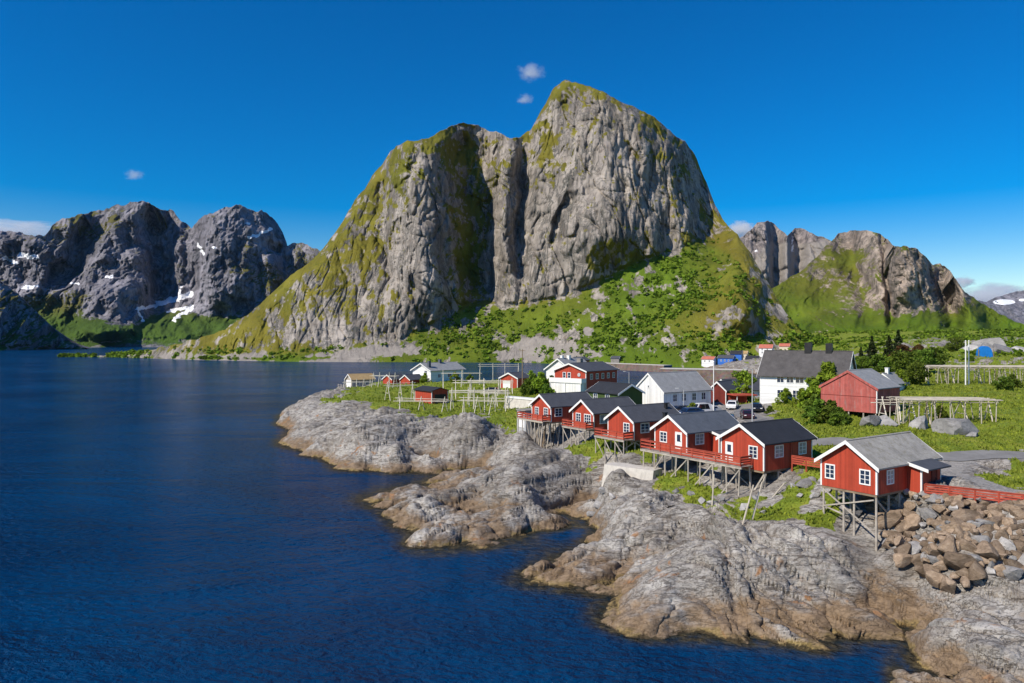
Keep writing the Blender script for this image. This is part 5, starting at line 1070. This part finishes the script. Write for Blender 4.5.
car('black car half hidden behind the cabin roofs', 680, 121, math.radians(25), 'car_black')
# --- blue tarpaulin covered portal on the moor
x, y = A(986, 226); tp = thing('tarpaulin_shelter', 'bright blue tarpaulin shelter dug into a gravel mound', 'shelter', (x, y, H(x, y)-.2), math.radians(75))
n_ = 10; arch = [(-1.9*math.cos(math.pi*i/n_), 3.7*math.sin(math.pi*i/n_)**.7 if 0 < i < n_ else 0) for i in range(n_+1)]
MB().prism(arch[::-1], 0, 3).build('tarpaulin', 'blue_tarp', tp)
MB().box(-.12, -.03, -2.2, -1.95, -.8, 2.8).build('post', 'brown_post', tp); MB().box(-.12, -.03, 1.95, 2.2, -.8, 2.8).build('post', 'brown_post', tp)
def rock_mesh(name, mat, rough=.28, seed=0, sub=3, flat=.75, plan=5):
    import bmesh
    b = bmesh.new(); bmesh.ops.create_icosphere(b, subdivisions=sub, radius=1); r_ = random.Random(seed)
    pl = [(Vector((r_.gauss(0, 1), r_.gauss(0, 1), r_.gauss(0, .8))).normalized(), r_.uniform(.40, .66)) for _ in range(plan+9)]
    c = np.array([v.co for v in b.verts]); nz = fbm(c[:, 0]*1.6+seed, c[:, 1]*1.6+c[:, 2]*1.3, 3, seed)
    for v, q in zip(b.verts, nz):
        p = v.co.copy()
        for n, d in pl:
            e = p.dot(n)-d
            if e > 0: p -= n*e*.93
        v.co = p*(1.18+.07*q); v.co.z *= flat
    me = bpy.data.meshes.new(name); b.to_mesh(me); b.free(); me.materials.append(mat); return me
def boulder_mat(name, c, c2, c3):
    t = NT(name); o = t.obj(); oi = t.n('ShaderNodeObjectInfo').outputs['Random']; n = t.noise(o, 1.7, 7, .68); n2 = t.noise(t.scaled(o, (1, 1, 2.5)), 3.5, 5, .7)
    col = t.ramp(n, [(.32, c), (.52, c2), (.7, c3)]); col = t.mix(t.step(n2, .52, .66, 0, .5), col, tuple(x*.45 for x in c))
    hs = t.n('ShaderNodeHueSaturation'); t.l(t.math('ADD', .62, t.math('MULTIPLY', oi, .75)), hs.inputs['Value']); t.l(col, hs.inputs['Color'])
    M[name] = t.fin(hs.outputs[0], .9, t.bump(t.math('ADD', n, t.math('MULTIPLY', n2, .5)), .7, .12), .2); return M[name]
boulder_mat('brown_boulder', (.16, .115, .078), (.27, .20, .142), (.37, .29, .215)); boulder_mat('grey_boulder', (.20, .195, .19), (.31, .30, .295), (.42, .41, .40))
for i in range(5):
    px, Y, s = [(986, 236, (5.0, 4, 4.2)), (1003, 234, (6.0, 4.5, 3.6)), (1018, 240, (5, 4, 2.6)), (971, 246, (4.5, 4, 2.6)), (994, 248, (7, 5, 5.2))][i]
    x, y = A(px, Y); o = bpy.data.objects.new('gravel_mound', rock_mesh('gravel_mound', M['grey_boulder'], seed=300+i, sub=4)); COL.objects.link(o); o.location = (x, y, H(x, y)+.3); o.scale = s; o.rotation_euler = (0, 0, i*1.3)
    tag(o, ['gravel mound directly behind the blue shelter mouth', 'broad gravel mound right of the blue shelter', 'low gravel mound at far right of the blue shelter', 'gravel mound left of the blue shelter', 'tallest gravel mound rising behind the blue shelter'][i], 'mound')
# --- boulders
brown = [rock_mesh('boulder', M['brown_boulder'], seed=s) for s in range(7)]; grey = [rock_mesh('boulder', M['grey_boulder'], seed=s+40) for s in range(5)]
def boulder(x, y, z, s, gr, label, group, tilt=.5):
    o = bpy.data.objects.new('boulder', rnd.choice(grey if gr else brown)); COL.objects.link(o); o.location = (x, y, z)
    o.rotation_euler = (rnd.uniform(-tilt, tilt), rnd.uniform(-tilt, tilt), rnd.uniform(0, 6.28)); o.scale = (s*rnd.uniform(.9, 1.5), s*rnd.uniform(.75, 1.1), s*rnd.uniform(.75, 1.1)); return tag(o, label, 'boulder', group)
pts = []
for k in range(14000):
    if len(pts) > 285: break
    px = rnd.uniform(868, 1060); f = rnd.random()
    ytop = np.interp(px, [872, 905, 925, 1060], [500, 491, 494, 506]); ybot = np.interp(px, [872, 890, 940, 985, 1060], [517, 540, 575, 578, 575]); py = ytop+(ybot-ytop)*f
    z = 8.0+(4.0-8.0)*f if px > 905 else 6.8-(2.0)*f
    Y = F*(CAMZ-z)/(py-HZ); x = (px-CX)/F*Y; s = rnd.choice([.42, .6, .75, .9, 1.1])*(1 if f > .2 else .75)
    if all((x-a)**2+(Y-b)**2+(z-d)**2 > (.47*(s+c))**2 for a, b, c, d in pts): pts.append((x, Y, s, z))
for x, y, s, z in pts:
    gr = rnd.random() < .2; boulder(x, y, min(max(z, H(x, y)), H(x, y)+.75)-s*.02, s, gr, 'pale grey boulder in the bank of brown boulders under the red fence' if gr else 'brown boulder piled in the bank under the red fence', 'grey boulders in the bank' if gr else 'brown boulders in the bank')
for k, (px, py, z, s) in enumerate([(805, 500, 5.6, .7), (815, 508, 5.4, .55), (822, 497, 5.8, .5), (812, 492, 6.2, .5), (800, 508, 5.2, .45), (845, 518, 5.0, .55), (853, 523, 4.8, .9), (826, 505, 5.5, .6), (793, 498, 5.6, .4), (690, 492, 5.2, .5), (702, 498, 5.1, .6), (712, 503, 5.0, .5), (722, 498, 5.2, .45), (745, 508, 5.0, .6), (755, 500, 5.3, .5), (763, 512, 5.1, .4), (676, 490, 5.3, .45), (640, 500, 4.6, .5), (610, 476, 5.0, .7), (604, 486, 4.3, .6), (598, 494, 3.4, .7), (612, 494, 3.8, .55), (592, 502, 2.4, .6), (600, 504, 2.8, .45)]):
    x, y = gpt(px, py, z); boulder(x, y, H(x, y)+s*.2, s, True, 'loose grey boulder lying on the rock below the stilt cabins', 'loose grey boulders below the cabins')
for k, (px, py, z, s, lab) in enumerate([(955, 436, 9.6, (3.0, 2.6, 2.7), 'biggest grey boulder on the green slope'), (918, 432, 9.7, (1.5, 1.4, 1.7), 'grey boulder behind the nearest cabin ridge end'), (868, 432, 9.6, (1.9, 1.5, 1.5), 'grey boulder under the faded red boathouse'), (884, 430, 9.8, (2.0, 1.5, 1.3), 'flat grey boulder right of the faded red boathouse stilts'), (972, 441, 9.3, (1.0, .8, .7), 'small grey boulder right of the biggest one'), (768, 408, 10.2, (1.2, 1, 1.1), 'grey boulder on the bank above the parking place')]):
    x, y = gpt(px, py, z); o = bpy.data.objects.new('boulder', rock_mesh('boulder', M['grey_boulder'], seed=80+k, sub=4)); COL.objects.link(o); o.location = (x, y, H(x, y)+s[2]*.25); o.scale = s; o.rotation_euler = (.1, .15, k); tag(o, lab, 'boulder')
# --- trees
TB = make_tree('leafy_bush', 'big bright green bush in front of the large white house', 'bush', 'bush', 'birch_leaves', 4.6, 2.6)
TB.location = ground(815, 119, -.3)
TD = make_tree('leafy_bush', 'dark round bush at the corner of the faded red boathouse', 'bush', 'bush', 'dark_leaves', 3.4, 2.0); TD.location = ground(831, 101, -.2)
for src, px, Y, s, lab in [(TB, 828, 121, 1.5, 'tallest bright green bush by the large white house gable'), (TB, 802, 121, .65, 'low bright green bush under the large white house windows'), (TB, 786, 124, .6, 'small bright bush at the corner of the large white house'), (TB, 841, 116, .95, 'bright green bush beside the faded red boathouse roof'), (TD, 819, 103, 1.05, 'darker green bush left of the faded red boathouse'), (TD, 839, 98.5, .8, 'low dark bush in front of the faded red boathouse'), (TD, 815, 112, .9, 'dark bush on the bank behind the black roofed cabin'),
        (TB, 692.5, 117, .62, 'small bush between the parked cars and cabin roofs'), (TD, 770, 119, .5, 'dark shrub on the bank above the parking place'), (TD, 533, 172, 1.35, 'dark bush right of the dark utility pole'), (TB, 541, 170, 1.15, 'bright bush left of the two storey red house'), (TD, 546, 166, .8, 'low hedge bush at the corner of the balcony house'), (TD, 527, 170, 1.0, 'dark bush between the red garage and the bushes'), (TB, 531, 215, .8, 'bush on the shore behind the red garage'), (TD, 552, 178, 1.0, 'bush in front of the half hidden white house'),
        (TB, 425, 238, .7, 'bush below the white terrace house'), (TB, 455, 236, .75, 'bush beside the blue shaded wall of the terrace house'), (TD, 470, 230, .7, 'bush at the back corner of the terrace house'), (TB, 338, 250, .5, 'small bush at the tip of the headland')]:
    copy_thing(src, ground(px, Y, -.2), rnd.uniform(0, 6), s, lab)
TT = make_tree('birch_tree', 'single birch tree behind the red carport', 'tree', 'tree', 'birch_leaves', 7.0, 2.6); TT.location = ground(743, 138, 0); TT.location.z = 9
TC = make_tree('fir_tree', 'dark fir tree left of the moor utility pole', 'tree', 'conifer', 'fir_needles', 7.5, 2.0, 'dark firs on the moor'); TC.location = ground(872, 205)
TR = make_tree('bushy_tree', 'rust coloured bushy tree among the dark firs', 'tree', 'tree', 'rust_leaves', 4.8, 2.2); TR.location = ground(903, 215, -.5)
for src, px, Y, s, lab in [(TC, 889, 210, 1.0, 'dark fir tree beside the rust coloured tree'), (TC, 861, 230, .8, 'small fir tree above the boathouse roof'), (TC, 898, 225, 1.25, 'tallest dark fir at the back of the clump'), (TR, 918, 222, .9, 'second rust coloured tree, on the right of the firs'), (TR, 893, 205, .6, 'low rust coloured bush below the firs')]:
    copy_thing(src, ground(px, Y, -.3), rnd.uniform(0, 6), s, lab)
TM = make_tree('bushy_tree', 'big green bushy tree behind the faded red boathouse', 'tree', 'tree', 'dark_leaves', 7.0, 3.8, leaf=.36); TM.location = ground(905, 165, -.8)
for src, px, Y, s, lab in [(TM, 893, 170, .7, 'green bushy tree beside the little white cottage'), (TM, 922, 172, .9, 'green bushy tree at the left end of the long far rack'), (TM, 915, 140, .7, 'round green tree in front of the long far rack'), (TM, 878, 180, .65, 'green bushy tree above the boathouse roof'), (TM, 935, 190, .8, 'green bushy tree behind the long far rack'), (TB, 900, 132, .9, 'bright bush between the boathouse and the far rack'), (TM, 862, 185, .6, 'green tree behind the large white house gable'), (TM, 1004, 125, .4, 'low dark shrub at the right end of the green slope'), (TD, 940, 103, .6, 'dark shrub under the wide drying rack'), (TD, 1012, 132, .8, 'dark shrub below the far rack at the right'), (TM, 955, 260, .9, 'dark green tree far back on the moor'), (TM, 845, 210, .6, 'green tree left of the fir clump')]:
    copy_thing(src, ground(px, Y, -.4), rnd.uniform(0, 6), s, lab)

# --- clouds
def cloud(px, py, Y, w, hh, label, dens, seed):
    import bmesh
    b = bmesh.new(); bmesh.ops.create_icosphere(b, subdivisions=3, radius=1); me = bpy.data.meshes.new('cloud'); b.to_mesh(me); b.free()
    o = bpy.data.objects.new('cloud', me); COL.objects.link(o); o.location = P(px, py, Y); o.scale = (w/F*Y, w/F*Y*.6, hh/F*Y); o.rotation_euler = (0, 0, 0)
    m = bpy.data.materials.new('cloud_vapour'); m.use_nodes = True; t = m.node_tree; t.nodes.clear()
    out = t.nodes.new('ShaderNodeOutputMaterial'); v = t.nodes.new('ShaderNodeVolumePrincipled'); tc = t.nodes.new('ShaderNodeTexCoord')
    nz = t.nodes.new('ShaderNodeTexNoise'); nz.inputs['Scale'].default_value = 1.6; nz.inputs['Detail'].default_value = 5; nz.inputs['Roughness'].default_value = .62
    mp = t.nodes.new('ShaderNodeMapping'); mp.inputs['Location'].default_value = (seed, seed*.7, 0); t.links.new(tc.outputs['Object'], mp.inputs[0]); t.links.new(mp.outputs[0], nz.inputs['Vector'])
    ln = t.nodes.new('ShaderNodeVectorMath'); ln.operation = 'LENGTH'; t.links.new(tc.outputs['Object'], ln.inputs[0])
    a = t.nodes.new('ShaderNodeMath'); a.operation = 'MULTIPLY_ADD'; t.links.new(ln.outputs['Value'], a.inputs[0]); a.inputs[1].default_value = -.55; t.links.new(nz.outputs['Fac'], a.inputs[2])
    mr = t.nodes.new('ShaderNodeMapRange'); t.links.new(a.outputs[0], mr.inputs[0]); mr.inputs[1].default_value = .06; mr.inputs[2].default_value = .4; mr.inputs[3].default_value = 0; mr.inputs[4].default_value = dens/(w/F*Y)
    t.links.new(mr.outputs[0], v.inputs['Density']); v.inputs['Color'].default_value = (1, 1, 1, 1); v.inputs['Anisotropy'].default_value = .3; t.links.new(v.outputs[0], out.inputs['Volume'])
    me.materials.append(m); tag(o, label, 'cloud', kind='stuff')
cloud(531, 72, 4000, 17, 11, 'small white cloud above the highest summit', 2.2, 1.3); cloud(525, 99, 4200, 10, 7, 'tiny wisp of cloud under the small white one', 1.5, 5.1); cloud(134, 175, 5000, 12, 7, 'faint wisp of cloud above the left range', 1.2, 8.2)
cloud(10, 229, 6500, 60, 11, 'pale bank of cloud behind the far left ridge', 5, 3.3); cloud(742, 231, 6200, 20, 12, 'white cloud caught behind the grey peaks', 9, 7.7); cloud(995, 296, 7200, 55, 15, 'bank of white cloud over the far right horizon', 7, 2.2); cloud(963, 282, 7500, 14, 7, 'small cloud right of the brown mountain', 5, 9.1)

# ------------------------------------------------------------------ air
mb = MB().box(-6500, 6500, -300, 5900, -5, 1250); hz_ = bpy.data.materials.new('haze'); hz_.use_nodes = True; t = hz_.node_tree; t.nodes.clear()
o_ = t.nodes.new('ShaderNodeOutputMaterial'); v_ = t.nodes.new('ShaderNodeVolumePrincipled'); v_.inputs['Color'].default_value = (.28, .60, 1, 1); v_.inputs['Density'].default_value = HAZE; v_.inputs['Anisotropy'].default_value = .0
t.links.new(v_.outputs[0], o_.inputs['Volume']); tag(mb.build('haze', hz_), 'thin bluish air over the fjord', 'haze', kind='stuff')
